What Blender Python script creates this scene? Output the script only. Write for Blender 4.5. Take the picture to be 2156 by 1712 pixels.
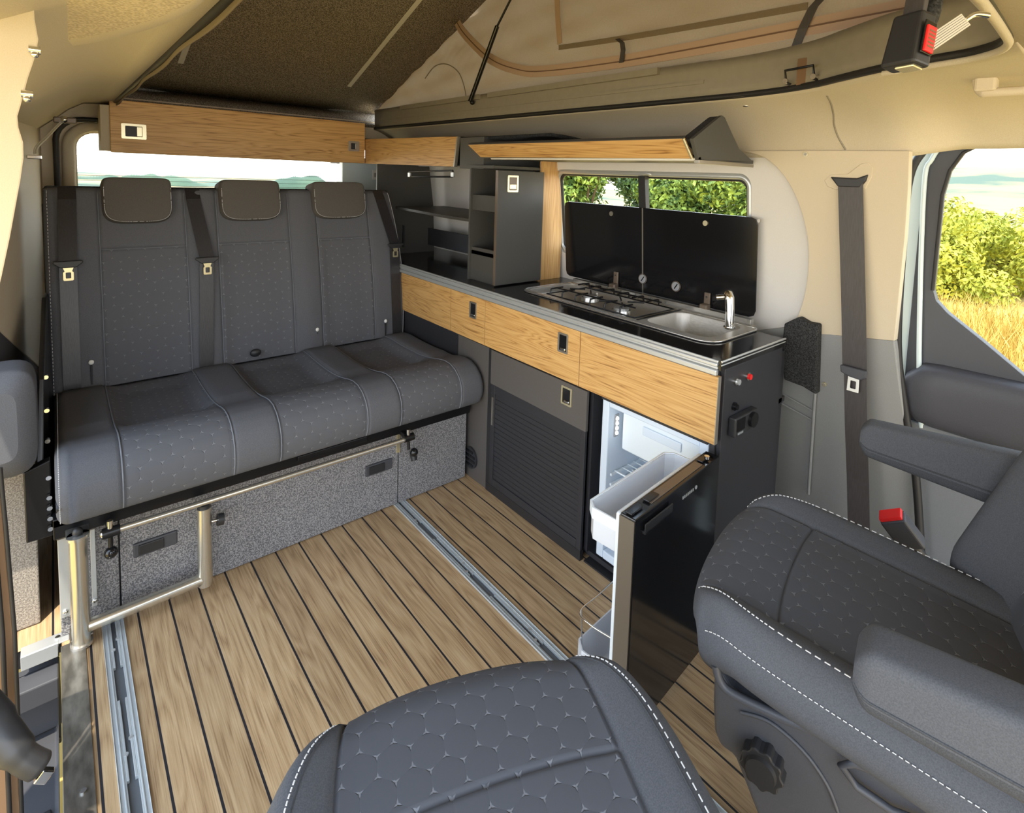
import bpy, bmesh, math, random
from mathutils import Vector, Matrix
random.seed(7)
S = bpy.context.scene
COL = S.collection
for o in list(bpy.data.objects): bpy.data.objects.remove(o)

# ---------------------------------------------------------------- camera
F, CX, CY = 1157.73, 1167.52, 471.06
RW = Matrix(((0.74029437, -0.67122133, 0.03776486), (-0.02942568, -0.08847159, -0.99564397), (0.67163858, 0.73595836, -0.08524616)))
CAM = Vector((0, 0, 1.35))
cd = bpy.data.cameras.new('camera'); cam = bpy.data.objects.new('camera', cd); COL.objects.link(cam)
cd.sensor_fit = 'HORIZONTAL'; cd.sensor_width = 36; cd.lens = F / 2156 * 36
cd.shift_x = (1078 - CX) / 2156; cd.shift_y = (CY - 856) / 2156
cd.clip_start = 0.02; cd.clip_end = 2000
r0, r1, r2 = RW[0], -RW[1], -RW[2]
cam.matrix_world = Matrix(((r0[0], r1[0], r2[0], CAM[0]), (r0[1], r1[1], r2[1], CAM[1]), (r0[2], r1[2], r2[2], CAM[2]), (0, 0, 0, 1)))
S.camera = cam
RT = RW.transposed()
def at(u, v, ax, val):                       # pixel -> point on the plane axis=val
    r = RT @ Vector(((u - CX) / F, (v - CY) / F, 1)); return CAM + r * ((val - CAM[ax]) / r[ax])
def atp(u, v, p, n):
    r = RT @ Vector(((u - CX) / F, (v - CY) / F, 1)); p = Vector(p); n = Vector(n)
    return CAM + r * ((p - CAM).dot(n) / r.dot(n))

# ---------------------------------------------------------------- world, sun, exposure
w = bpy.data.worlds.new('world'); S.world = w; w.use_nodes = True
nt = w.node_tree; N = nt.nodes; L = nt.links; N.clear()
out = N.new('ShaderNodeOutputWorld'); bg = N.new('ShaderNodeBackground'); tc = N.new('ShaderNodeTexCoord')
sep = N.new('ShaderNodeSeparateXYZ'); cr = N.new('ShaderNodeValToRGB')
L.new(tc.outputs['Generated'], sep.inputs[0]); L.new(sep.outputs['Z'], cr.inputs[0])
cr.color_ramp.elements[0].position = 0.0; cr.color_ramp.elements[0].color = (1.0, 0.98, 0.95, 1)
cr.color_ramp.elements[1].position = 0.6; cr.color_ramp.elements[1].color = (0.62, 0.78, 1.0, 1)
e = cr.color_ramp.elements.new(0.15); e.color = (0.93, 0.97, 1.0, 1)
L.new(cr.outputs[0], bg.inputs[0]); bg.inputs[1].default_value = 3.0
L.new(bg.outputs[0], out.inputs[0])
sd = bpy.data.lights.new('sun', 'SUN'); sun = bpy.data.objects.new('sun', sd); COL.objects.link(sun)
sd.energy = 5.0; sd.angle = 0.01; sd.color = (1.0, 0.90, 0.74)
sun.rotation_euler = Vector((-0.215, -0.30, 0.93)).to_track_quat('Z', 'Y').to_euler()
S.view_settings.view_transform = 'Standard'; S.view_settings.look = 'None'
S.view_settings.gamma = 1; S.view_settings.use_curve_mapping = False
S.view_settings.exposure = 0.62

# ---------------------------------------------------------------- materials
def srgb(c):
    return tuple(((x / 255) / 12.92 if x / 255 <= 0.04045 else ((x / 255 + 0.055) / 1.055) ** 2.4) for x in c) + (1,)
MC = {}
def base(name, col, rough=0.5, metal=0.0, spec=0.5, **k):
    m = bpy.data.materials.new(name); m.use_nodes = True; b = m.node_tree.nodes['Principled BSDF']
    b.inputs['Base Color'].default_value = srgb(col); b.inputs['Roughness'].default_value = rough
    b.inputs['Metallic'].default_value = metal; b.inputs['Specular IOR Level'].default_value = spec
    MC[name] = m; return m, b, m.node_tree.nodes, m.node_tree.links
def noisy(name, c1, c2, scale, rough=0.6, bump=0.1, metal=0, stretch=(1, 1, 1), spec=0.5, lo=.35, hi=.65, detail=3, dist=.002):
    m, b, n, l = base(name, c1, rough, metal, spec)
    t = n.new('ShaderNodeTexCoord'); mp = n.new('ShaderNodeMapping'); mp.inputs['Scale'].default_value = stretch
    nz = n.new('ShaderNodeTexNoise'); nz.inputs['Scale'].default_value = scale; nz.inputs['Detail'].default_value = detail
    r = n.new('ShaderNodeValToRGB'); r.color_ramp.elements[0].color = srgb(c1); r.color_ramp.elements[1].color = srgb(c2)
    r.color_ramp.elements[0].position = lo; r.color_ramp.elements[1].position = hi
    l.new(t.outputs['Object'], mp.inputs[0]); l.new(mp.outputs[0], nz.inputs[0]); l.new(nz.outputs[0], r.inputs[0]); l.new(r.outputs[0], b.inputs['Base Color'])
    if bump:
        bp = n.new('ShaderNodeBump'); bp.inputs['Strength'].default_value = bump; bp.inputs['Distance'].default_value = dist
        l.new(nz.outputs[0], bp.inputs['Height']); l.new(bp.outputs[0], b.inputs['Normal'])
    return m
def mth(n, l, op, a, b=None, c=None):
    x = n.new('ShaderNodeMath'); x.operation = op
    for i, v in enumerate((a, b, c)):
        if v is None: continue
        if isinstance(v, (int, float)): x.inputs[i].default_value = v
        else: l.new(v, x.inputs[i])
    return x.outputs[0]
def wood(name, c1, c2, c3, axis, sc=1.0, rough=0.45):
    m, b, n, l = base(name, c1, rough)
    t = n.new('ShaderNodeTexCoord'); mp = n.new('ShaderNodeMapping')
    s = [13 * sc] * 3; s[axis] = .8 * sc; mp.inputs['Scale'].default_value = s
    l.new(t.outputs['Object'], mp.inputs[0])
    nz = n.new('ShaderNodeTexNoise'); nz.inputs['Scale'].default_value = 1.3; nz.inputs['Detail'].default_value = 2; nz.inputs['Distortion'].default_value = .3
    l.new(mp.outputs[0], nz.inputs[0])
    rings = mth(n, l, 'PINGPONG', mth(n, l, 'MULTIPLY', nz.outputs[0], 15.0), 0.5)
    mp2 = n.new('ShaderNodeMapping'); s2 = [260 * sc] * 3; s2[axis] = 4 * sc; mp2.inputs['Scale'].default_value = s2
    l.new(t.outputs['Object'], mp2.inputs[0])
    nf = n.new('ShaderNodeTexNoise'); nf.inputs['Scale'].default_value = 1; nf.inputs['Detail'].default_value = 3
    l.new(mp2.outputs[0], nf.inputs[0])
    mix = mth(n, l, 'ADD', mth(n, l, 'MULTIPLY', rings, 0.75), mth(n, l, 'MULTIPLY', nf.outputs[0], 0.8))
    r = n.new('ShaderNodeValToRGB'); es = r.color_ramp.elements
    es[0].position = .26; es[0].color = srgb(c3); es[1].position = .8; es[1].color = srgb(c2)
    x = es.new(.46); x.color = srgb(c1)
    l.new(mix, r.inputs[0]); l.new(r.outputs[0], b.inputs['Base Color'])
    bp = n.new('ShaderNodeBump'); bp.inputs['Strength'].default_value = .15; bp.inputs['Distance'].default_value = .0008
    l.new(nf.outputs[0], bp.inputs['Height']); l.new(bp.outputs[0], b.inputs['Normal'])
    return m
wood('oak_y', (198, 152, 90), (214, 172, 110), (138, 94, 46), 1)
wood('oak_x', (212, 164, 98), (228, 184, 120), (146, 98, 48), 0)  # rear cupboard oak, colour lightened to make up for weak light there
wood('oak_z', (196, 150, 92), (212, 170, 112), (160, 114, 62), 2)
def floor_mat():
    m, b, n, l = base('plank_floor', (170, 140, 105), 0.5)
    uv = n.new('ShaderNodeUVMap'); sp = n.new('ShaderNodeSeparateXYZ'); l.new(uv.outputs[0], sp.inputs[0])
    k = mth(n, l, 'DIVIDE', sp.outputs[0], 0.0779)
    fl = mth(n, l, 'ROUND', k); d = mth(n, l, 'ABSOLUTE', mth(n, l, 'SUBTRACT', k, fl))
    seam = mth(n, l, 'LESS_THAN', d, 0.034)
    pid = mth(n, l, 'FLOOR', k)
    wn = n.new('ShaderNodeTexWhiteNoise'); wn.noise_dimensions = '1D'; l.new(pid, wn.inputs['W'])
    cmb = n.new('ShaderNodeCombineXYZ')
    l.new(mth(n, l, 'ADD', mth(n, l, 'MULTIPLY', sp.outputs[0], 16.0), mth(n, l, 'MULTIPLY', wn.outputs['Value'], 40.0)), cmb.inputs[0])
    l.new(mth(n, l, 'ADD', mth(n, l, 'MULTIPLY', sp.outputs[1], 1.5), mth(n, l, 'MULTIPLY', wn.outputs['Value'], 70.0)), cmb.inputs[1])
    nz = n.new('ShaderNodeTexNoise'); nz.inputs['Scale'].default_value = 1.0; nz.inputs['Detail'].default_value = 2; nz.inputs['Distortion'].default_value = .2
    l.new(cmb.outputs[0], nz.inputs[0])
    rings = mth(n, l, 'PINGPONG', mth(n, l, 'MULTIPLY', nz.outputs[0], 8.0), .5)
    c2 = n.new('ShaderNodeCombineXYZ'); l.new(mth(n, l, 'MULTIPLY', sp.outputs[0], 420.0), c2.inputs[0]); l.new(mth(n, l, 'MULTIPLY', sp.outputs[1], 7.0), c2.inputs[1])
    nf = n.new('ShaderNodeTexNoise'); nf.inputs['Scale'].default_value = 1; nf.inputs['Detail'].default_value = 4; l.new(c2.outputs[0], nf.inputs[0])
    mix = mth(n, l, 'ADD', mth(n, l, 'MULTIPLY', rings, .55), nf.outputs[0])
    r = n.new('ShaderNodeValToRGB'); es = r.color_ramp.elements
    es[0].position = .35; es[0].color = srgb((142, 112, 80)); es[1].position = .95; es[1].color = srgb((200, 172, 134))
    es.new(.6).color = srgb((178, 148, 110))
    l.new(mix, r.inputs[0])
    hs = n.new('ShaderNodeHueSaturation'); l.new(r.outputs[0], hs.inputs['Color'])
    l.new(mth(n, l, 'ADD', mth(n, l, 'MULTIPLY', wn.outputs['Value'], .16), .92), hs.inputs['Value'])
    mx = n.new('ShaderNodeMix'); mx.data_type = 'RGBA'; l.new(seam, mx.inputs[0]); l.new(hs.outputs[0], mx.inputs[6]); mx.inputs[7].default_value = srgb((34, 34, 40))
    l.new(mx.outputs[2], b.inputs['Base Color'])
    bp = n.new('ShaderNodeBump'); bp.inputs['Strength'].default_value = .2; bp.inputs['Distance'].default_value = .001
    l.new(mth(n, l, 'SUBTRACT', nf.outputs[0], mth(n, l, 'MULTIPLY', seam, 2.0)), bp.inputs['Height']); l.new(bp.outputs[0], b.inputs['Normal'])
floor_mat()
def quilt_mat(name, col, stitch, cell=0.05, rough=.85):
    m, b, n, l = base(name, col, rough, 0, .25)
    uv = n.new('ShaderNodeUVMap')
    def vm(op, a, bb=None):
        x = n.new('ShaderNodeVectorMath'); x.operation = op
        for i, v in enumerate((a, bb)):
            if v is None: continue
            if isinstance(v, tuple): x.inputs[i].default_value = v
            else: l.new(v, x.inputs[i])
        return x
    p = vm('ADD', vm('MULTIPLY', uv.outputs[0], (1 / cell, 1 / cell, 0)).outputs[0], (100, 100 * 1.7320508, 0)).outputs[0]
    R = (1, 1.7320508, 1); H = (.5, .8660254, 0)
    a = vm('SUBTRACT', vm('MODULO', p, R).outputs[0], H).outputs[0]
    c = vm('SUBTRACT', vm('MODULO', vm('ADD', p, H).outputs[0], R).outputs[0], H).outputs[0]
    la = vm('LENGTH', a).outputs['Value']; lc = vm('LENGTH', c).outputs['Value']
    pick = mth(n, l, 'LESS_THAN', la, lc)
    mx = n.new('ShaderNodeMix'); mx.data_type = 'VECTOR'; l.new(pick, mx.inputs[0]); l.new(c, mx.inputs[4]); l.new(a, mx.inputs[5])
    g = vm('ABSOLUTE', mx.outputs[1]).outputs[0]
    hd = mth(n, l, 'MAXIMUM', vm('DOT_PRODUCT', g, (.5, .8660254, 0)).outputs['Value'], vm('DOT_PRODUCT', g, (1, 0, 0)).outputs['Value'])
    ln = vm('LENGTH', g).outputs['Value']
    mr = n.new('ShaderNodeMapRange'); mr.inputs['From Min'].default_value = .458; mr.inputs['From Max'].default_value = .48; l.new(hd, mr.inputs['Value'])
    m2 = n.new('ShaderNodeMapRange'); m2.inputs['From Min'].default_value = .512; m2.inputs['From Max'].default_value = .53; l.new(ln, m2.inputs['Value'])
    mask = mth(n, l, 'MULTIPLY', mr.outputs[0], m2.outputs[0])
    mr3 = n.new('ShaderNodeMapRange'); mr3.inputs['From Min'].default_value = .0; mr3.inputs['From Max'].default_value = .58; l.new(ln, mr3.inputs['Value'])
    puff = mth(n, l, 'SUBTRACT', 1.0, mth(n, l, 'POWER', mr3.outputs[0], 4.0))
    cm = n.new('ShaderNodeMix'); cm.data_type = 'RGBA'; l.new(mth(n, l, 'MULTIPLY', mask, .45), cm.inputs[0]); cm.inputs[6].default_value = srgb(col); cm.inputs[7].default_value = srgb(stitch)
    l.new(cm.outputs[2], b.inputs['Base Color'])
    h = mth(n, l, 'SUBTRACT', mth(n, l, 'MULTIPLY', puff, .32), mth(n, l, 'MULTIPLY', mask, .8))
    bp = n.new('ShaderNodeBump'); bp.inputs['Strength'].default_value = .7; bp.inputs['Distance'].default_value = .003
    l.new(h, bp.inputs['Height']); l.new(bp.outputs[0], b.inputs['Normal'])
quilt_mat('quilt', (93, 94, 99), (146, 148, 152), .052)
quilt_mat('quilt_cab', (78, 80, 86), (140, 142, 148), .043)
noisy('fabric', (88, 89, 94), (98, 99, 104), 500, .85, .15, spec=.25)
noisy('fabric_head', (86, 82, 78), (94, 90, 86), 500, .8, .1, spec=.25)
noisy('fabric_cab', (72, 74, 79), (84, 86, 91), 600, .85, .2, spec=.25)
noisy('fabric_dark', (58, 60, 64), (70, 72, 76), 600, .85, .15, spec=.25)
noisy('webbing', (34, 32, 34), (42, 40, 42), 300, .38, .2, stretch=(1, 1, .1))
noisy('webbing_grey', (62, 58, 58), (70, 66, 66), 300, .45, .2, stretch=(1, 1, .1))
base('stitch', (205, 205, 205), .7)
base('piping', (112, 116, 124), .7)
base('black_plastic', (40, 40, 42), .45)
base('black_gloss', (24, 24, 26), .12)
base('black_metal', (28, 28, 30), .3, .3)
noisy('dark_plastic', (66, 67, 72), (72, 73, 78), 900, .5, .1)
noisy('door_plastic', (112, 114, 116), (120, 122, 124), 900, .6, .1)
noisy('pad_plastic', (66, 66, 72), (72, 72, 78), 700, .5, .15)
noisy('grey_trim', (142, 142, 140), (150, 150, 147), 700, .6, .1)
noisy('pale_trim', (212, 208, 202), (218, 214, 208), 700, .65, .08)
noisy('beige_trim', (206, 192, 166), (212, 198, 172), 700, .65, .08)
noisy('headliner', (196, 184, 160), (206, 194, 170), 500, .9, .25)
noisy('headliner_mesh', (180, 166, 142), (212, 198, 174), 260, .9, .4, detail=0)
noisy('roof_carpet', (92, 86, 76), (170, 158, 142), 190, .95, .6, lo=.4, hi=.62, detail=4)
noisy('box_carpet', (90, 90, 94), (158, 156, 156), 260, .95, .6, lo=.4, hi=.62, detail=4)
noisy('tan_carpet', (120, 112, 104), (170, 162, 150), 260, .95, .6, lo=.4, hi=.62, detail=4)
noisy('black_carpet', (26, 26, 27), (64, 64, 64), 240, .95, .7, lo=.4, hi=.62, detail=4)
noisy('frame_paint', (140, 132, 116), (144, 136, 120), 40, .6, .02)
noisy('tent', (140, 128, 112), (150, 138, 122), 200, .85, .1)
_m = MC['tent']; _n = _m.node_tree.nodes; _l = _m.node_tree.links; _tr = _n.new('ShaderNodeBsdfTranslucent'); _tr.inputs[0].default_value = srgb((206, 192, 170))
_mx = _n.new('ShaderNodeMixShader'); _mx.inputs[0].default_value = .4; _l.new(_n['Principled BSDF'].outputs[0], _mx.inputs[1]); _l.new(_tr.outputs[0], _mx.inputs[2]); _l.new(_mx.outputs[0], _n['Material Output'].inputs[0])
_m = MC['tent'].copy(); MC['tent_flap'] = _m; _m.node_tree.nodes['Mix Shader'].inputs[0].default_value = .75
base('zip_tape', (180, 154, 136), .8); base('zip_line', (110, 84, 68), .8)
noisy('locker_board', (72, 71, 68), (78, 77, 74), 800, .5, .12)
noisy('board_front', (84, 80, 77), (90, 86, 83), 800, .5, .12)
noisy('unit_black', (44, 44, 48), (50, 50, 54), 900, .42, .12)
noisy('counter', (26, 26, 28), (56, 54, 50), 900, .12, 0, lo=.55, hi=.75)
base('steel', (205, 203, 198), .25, .8); noisy('steel_brushed', (186, 183, 176), (205, 202, 196), 60, .38, .05, .5, stretch=(40, 1, 1))
base('steel_tube', (208, 204, 192), .24, .85)
base('chrome', (230, 230, 228), .08, 1.0)
base('alu', (204, 207, 208), .36, .6); base('alu_edge', (170, 165, 155), .4, .8)
base('rail_grey', (188, 194, 196), .45, .35)
base('rail_dark', (106, 110, 114), .5, .3)
base('fridge_white', (226, 236, 244), .35); base('fridge_liner', (214, 226, 240), .3)
base('fridge_edge', (92, 84, 74), .5)
base('white_paint', (214, 228, 228), .2)
base('red', (226, 40, 40), .35); base('white_plastic', (235, 235, 228), .4)
base('led_strip', (225, 222, 212), .5)
base('cream_metal', (222, 212, 176), .25, .7)
base('clear_grey', (170, 172, 176), .2, .3)
base('bronze', (112, 98, 84), .3, .2)
base('tan_dark', (120, 92, 66), .8)
base('rubber', (34, 32, 31), .55)
noisy('sill_metal', (96, 92, 86), (140, 136, 128), 14, .3, .1, .7, stretch=(3, 1, 1), detail=6)
m, b, n, l = base('glass', (250, 252, 250), 0.0); b.inputs['Transmission Weight'].default_value = 1.0; b.inputs['IOR'].default_value = 1.02; b.inputs['Specular IOR Level'].default_value = .2
m, b, n, l = base('clear_plastic', (235, 240, 248), .15); b.inputs['Transmission Weight'].default_value = .35; b.inputs['IOR'].default_value = 1.3
m, b, n, l = base('led', (255, 250, 235), .3); b.inputs['Emission Color'].default_value = (1, .95, .85, 1); b.inputs['Emission Strength'].default_value = 1.5
for nm, c1, c2 in (('leaf_yellow', (124, 134, 30), (196, 192, 70)), ('leaf_green', (50, 80, 28), (138, 160, 62)), ('leaf_dark', (34, 58, 28), (84, 112, 46)), ('grass', (170, 134, 50), (216, 186, 98))):
    noisy(nm, c1, c2, 3.0, .7, 0)
noisy('ground', (160, 132, 66), (190, 164, 92), 1.4, .95, 0)
noisy('hill_far', (72, 90, 76), (146, 132, 92), .018, 1, 0, lo=.42, hi=.56, detail=5)
noisy('hill_trees', (56, 76, 62), (80, 98, 78), .06, 1, 0, detail=5)
base('bark', (84, 68, 50), .9)

# ---------------------------------------------------------------- mesh helpers
class MB:
    def __init__(s): s.v = []; s.f = []; s.m = []; s.uv = {}; s.sm = []
    def add(s, vs, fs, mi=0, smooth=False, uvs=None):
        o = len(s.v); s.v += [Vector(p) for p in vs]
        for f in fs:
            s.f.append([i + o for i in f]); s.m.append(mi); s.sm.append(smooth)
            if uvs is not None: s.uv[len(s.f) - 1] = [uvs[i] for i in f]
        return s
    def box(s, x0, x1, y0, y1, z0, z1, mi=0, M=None):
        vs = [Vector((x, y, z)) for z in (z0, z1) for y in (y0, y1) for x in (x0, x1)]
        if M: vs = [M @ p for p in vs]
        return s.add(vs, [(0, 2, 3, 1), (4, 5, 7, 6), (0, 1, 5, 4), (2, 6, 7, 3), (0, 4, 6, 2), (1, 3, 7, 5)], mi)
    def prism(s, poly, dirv, mi=0):                      # planar polygon (3D points) swept by a vector
        n = len(poly); P = [Vector(p) for p in poly]; D = Vector(dirv)
        vs = P + [p + D for p in P]
        fs = [tuple(range(n)), tuple(range(2 * n - 1, n - 1, -1))] + [(i, (i + 1) % n + 0, (i + 1) % n + n, i + n) for i in range(n)]
        return s.add(vs, fs, mi)
    def tube(s, pts, r, seg=10, mi=0, closed=False, caps=True):
        P = [Vector(p) for p in pts]; n = len(P); vs = []; fs = []
        up = None
        for i, p in enumerate(P):
            a = P[i - 1] if (i > 0 or closed) else P[i]; b = P[(i + 1) % n] if (i < n - 1 or closed) else P[i]
            t = (b - a).normalized()
            if up is None: up = t.orthogonal().normalized()
            up = (up - t * up.dot(t)).normalized(); sd_ = t.cross(up)
            rr = r[i] if isinstance(r, (list, tuple)) else r
            for k in range(seg):
                an = 2 * math.pi * k / seg; vs.append(p + (up * math.cos(an) + sd_ * math.sin(an)) * rr)
        m_ = n if closed else n - 1
        for i in range(m_):
            for k in range(seg):
                j = (i + 1) % n; k2 = (k + 1) % seg
                fs.append((i * seg + k, i * seg + k2, j * seg + k2, j * seg + k))
        s.add(vs, fs, mi, True)
        if caps and not closed:
            s.add(vs[:seg], [tuple(range(seg - 1, -1, -1))], mi); s.add(vs[-seg:], [tuple(range(seg))], mi)
        return s
    def cyl(s, a, b, r, r2=None, seg=24, mi=0): return s.tube([a, b], [r, r if r2 is None else r2], seg, mi)
    def strap(s, pts, wv, th=.002, mi=0):                # flat ribbon; wv = half width vector
        P = [Vector(p) for p in pts]; W = Vector(wv); vs = []; n = len(P)
        for i, p in enumerate(P):
            a = P[max(0, i - 1)]; b = P[min(n - 1, i + 1)]; t = (b - a).normalized(); nn = t.cross(W).normalized() * th / 2
            vs += [p - W - nn, p + W - nn, p + W + nn, p - W + nn]
        fs = [(3, 2, 1, 0), (4 * n - 4, 4 * n - 3, 4 * n - 2, 4 * n - 1)]
        for i in range(n - 1):
            for k in range(4): fs.append((4 * i + k, 4 * i + (k + 1) % 4, 4 * i + 4 + (k + 1) % 4, 4 * i + 4 + k))
        return s.add(vs, fs, mi)
    def sphere(s, c, r, seg=16, mi=0, sc=(1, 1, 1)):
        c = Vector(c); vs = []; fs = []; rn = seg // 2
        for i in range(rn + 1):
            th = math.pi * i / rn
            for k in range(seg):
                ph = 2 * math.pi * k / seg
                vs.append(c + Vector((math.sin(th) * math.cos(ph) * sc[0], math.sin(th) * math.sin(ph) * sc[1], math.cos(th) * sc[2])) * r)
        for i in range(rn):
            for k in range(seg): fs.append((i * seg + k, (i + 1) * seg + k, (i + 1) * seg + (k + 1) % seg, i * seg + (k + 1) % seg))
        return s.add(vs, fs, mi, True)
    def grid(s, fn, nu, nv, mi=0, closeu=False, matfn=None, uvfn=None, smooth=True):
        vs = [fn(i / nu, j / nv) for j in range(nv + 1) for i in range(nu + (0 if closeu else 1))]
        W = nu + (0 if closeu else 1)
        o = len(s.v); s.v += [Vector(p) for p in vs]
        for j in range(nv):
            for i in range(nu):
                i2 = (i + 1) % W if closeu else i + 1
                q = [j * W + i, j * W + i2, (j + 1) * W + i2, (j + 1) * W + i]
                s.f.append([a + o for a in q]); s.sm.append(smooth)
                s.m.append(matfn((i + .5) / nu, (j + .5) / nv) if matfn else mi)
                if uvfn: s.uv[len(s.f) - 1] = [uvfn(a / nu, c / nv) for a, c in ((i, j), (i + 1, j), (i + 1, j + 1), (i, j + 1))]
        return s
    def build(s, name, mat, parent=None, bevel=0, seg=2, local=False, subsurf=0, kind=None, label=None, solid=0):
        me = bpy.data.meshes.new(name)
        off = Vector((0, 0, 0))
        if parent is not None and not local:
            p = parent
            while p is not None: off += p.location; p = p.parent
        me.from_pydata([v - off for v in s.v], [], s.f)
        mats = mat if isinstance(mat, (list, tuple)) else [mat]
        for x in mats: me.materials.append(MC[x])
        me.polygons.foreach_set('material_index', s.m); me.polygons.foreach_set('use_smooth', s.sm)
        if s.uv:
            ul = me.uv_layers.new(name='UVMap')
            for fi, uvs in s.uv.items():
                for k, li in enumerate(me.polygons[fi].loop_indices): ul.data[li].uv = uvs[k]
        me.update()
        bm = bmesh.new(); bm.from_mesh(me); bmesh.ops.recalc_face_normals(bm, faces=bm.faces); bm.to_mesh(me); bm.free()
        o = bpy.data.objects.new(name, me); COL.objects.link(o)
        if parent is not None: o.parent = parent
        if solid:
            m = o.modifiers.new('solid', 'SOLIDIFY'); m.thickness = solid; m.offset = 0
        if bevel:
            m = o.modifiers.new('bevel', 'BEVEL'); m.width = bevel; m.segments = seg; m.limit_method = 'ANGLE'; m.angle_limit = .6
        if subsurf:
            m = o.modifiers.new('sub', 'SUBSURF'); m.levels = subsurf; m.render_levels = subsurf
        if kind: o['kind'] = kind
        if label: o['label'] = label
        return o
def thing(name, label, cat, loc=(0, 0, 0), rz=0, group=None):
    o = bpy.data.objects.new(name, None); COL.objects.link(o); o.location = loc; o.rotation_euler = (0, 0, rz); o.empty_display_size = .05
    o['label'] = label; o['category'] = cat
    if group: o['group'] = group
    return o
def tag(o, label, cat, group=None, kind=None):
    o['label'] = label; o['category'] = cat
    if group: o['group'] = group
    if kind: o['kind'] = kind
    return o
def dup(o, parent=None):
    c = o.copy(); COL.objects.link(c); c.parent = parent
    for ch in [k for k in bpy.data.objects if k.parent == o]: dup(ch, c)
    return c
def struct(o, label=None, cat='wall'):
    o['kind'] = 'structure'
    if label: o['label'] = label; o['category'] = cat
    return o
def holed(outer, holes, mapfn, thick, mats=0):           # flat polygon with holes, given thickness
    bm = bmesh.new(); es = []
    for lp in [outer] + holes:
        vs = [bm.verts.new((p[0], p[1], 0)) for p in lp]
        for i in range(len(vs)): es.append(bm.edges.new((vs[i], vs[(i + 1) % len(vs)])))
    r = bmesh.ops.triangle_fill(bm, edges=es, use_beauty=True)
    bm.verts.index_update()
    b = MB(); V = [v.co.copy() for v in bm.verts]
    F_ = [[v.index for v in f.verts] for f in bm.faces]
    D = Vector(thick)
    A = [Vector(mapfn(p[0], p[1])) for p in V]; n_ = len(A)
    E_ = [(e_.verts[0].index, e_.verts[1].index) for e_ in bm.edges if len(e_.link_faces) == 1]
    bm.free()
    b.add(A + [p + D for p in A], F_ + [[i + n_ for i in reversed(f)] for f in F_] + [[a_, b_, b_ + n_, a_ + n_] for a_, b_ in E_])
    return b
def rrect(x0, x1, y0, y1, r, n=6):
    P = []
    for cx, cy, a in ((x1 - r, y1 - r, 0), (x0 + r, y1 - r, 90), (x0 + r, y0 + r, 180), (x1 - r, y0 + r, 270)):
        for k in range(n + 1):
            t = math.radians(a + 90 * k / n); P.append((cx + r * math.cos(t), cy + r * math.sin(t)))
    return P
def spline(P, n=8):                                      # Catmull-Rom through points
    P = [Vector(p) for p in P]; o = []
    for i in range(len(P) - 1):
        a = P[max(0, i - 1)]; b = P[i]; c = P[i + 1]; d = P[min(len(P) - 1, i + 2)]
        for k in range(n):
            t = k / n
            o.append(.5 * ((2 * b) + (c - a) * t + (2 * a - 5 * b + 4 * c - d) * t * t + (3 * b - a - 3 * c + d) * t ** 3))
    o.append(P[-1]); return o
def pix(p):
    c = RW @ (Vector(p) - CAM); return CX + F * c[0] / c[2], CY + F * c[1] / c[2]
def onsurf(fn, u, v, du=(0, 1), dv=(0, 1)):              # point of a parametric surface seen under a pixel
    best = None; a0, a1 = du; b0, b1 = dv
    for it in range(4):
        for i in range(25):
            for j in range(25):
                a = lerp(a0, a1, i / 24); c = lerp(b0, b1, j / 24); q = Vector(fn(a, c)); x, y = pix(q); d = (x - u) ** 2 + (y - v) ** 2
                if best is None or d < best[0]: best = (d, a, c, q)
        w_, h_ = (a1 - a0) / 8, (b1 - b0) / 8; a0, a1 = best[1] - w_, best[1] + w_; b0, b1 = best[2] - h_, best[2] + h_
        a0, a1 = max(0, a0), min(1, a1); b0, b1 = max(0, b0), min(1, b1)
    return best[3]
def sstep(a, b, x):
    t = min(1, max(0, (x - a) / (b - a))); return t * t * (3 - 2 * t)
def lerp(a, b, t): return a + (b - a) * t
#@@BODY

# ================================================================ STRUCTURE
# ---- floor: planks with dark caulking, three runs with their own phase
b = MB()
for x0, x1, ph in ((-.022, .064, .038), (.114, .98, .148), (1.03, 1.40, 1.05)):
    y0, y1 = -.55, 3.5
    vs = [(x0, y0, 0), (x1, y0, 0), (x1, y1, 0), (x0, y1, 0)]
    b.add(vs, [(0, 1, 2, 3)], 0, False, [(p[0] - ph, p[1]) for p in vs])
vs = [(-.16, 1.99, -.002), (-.022, 1.99, -.002), (-.022, 3.5, -.002), (-.16, 3.5, -.002)]
b.add(vs, [(0, 1, 2, 3)], 0, False, [(p[0] - .038, p[1]) for p in vs])
struct(b.build('floor', 'plank_floor'))
b = MB(); b.box(-.02, 1.98, -.6, 3.55, -.06, -.012); b.box(-.4, -.02, 2.0, 3.55, -.06, -.012)
struct(b.build('floor', 'black_plastic'), 'dark base under the plank floor', 'floor')

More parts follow.
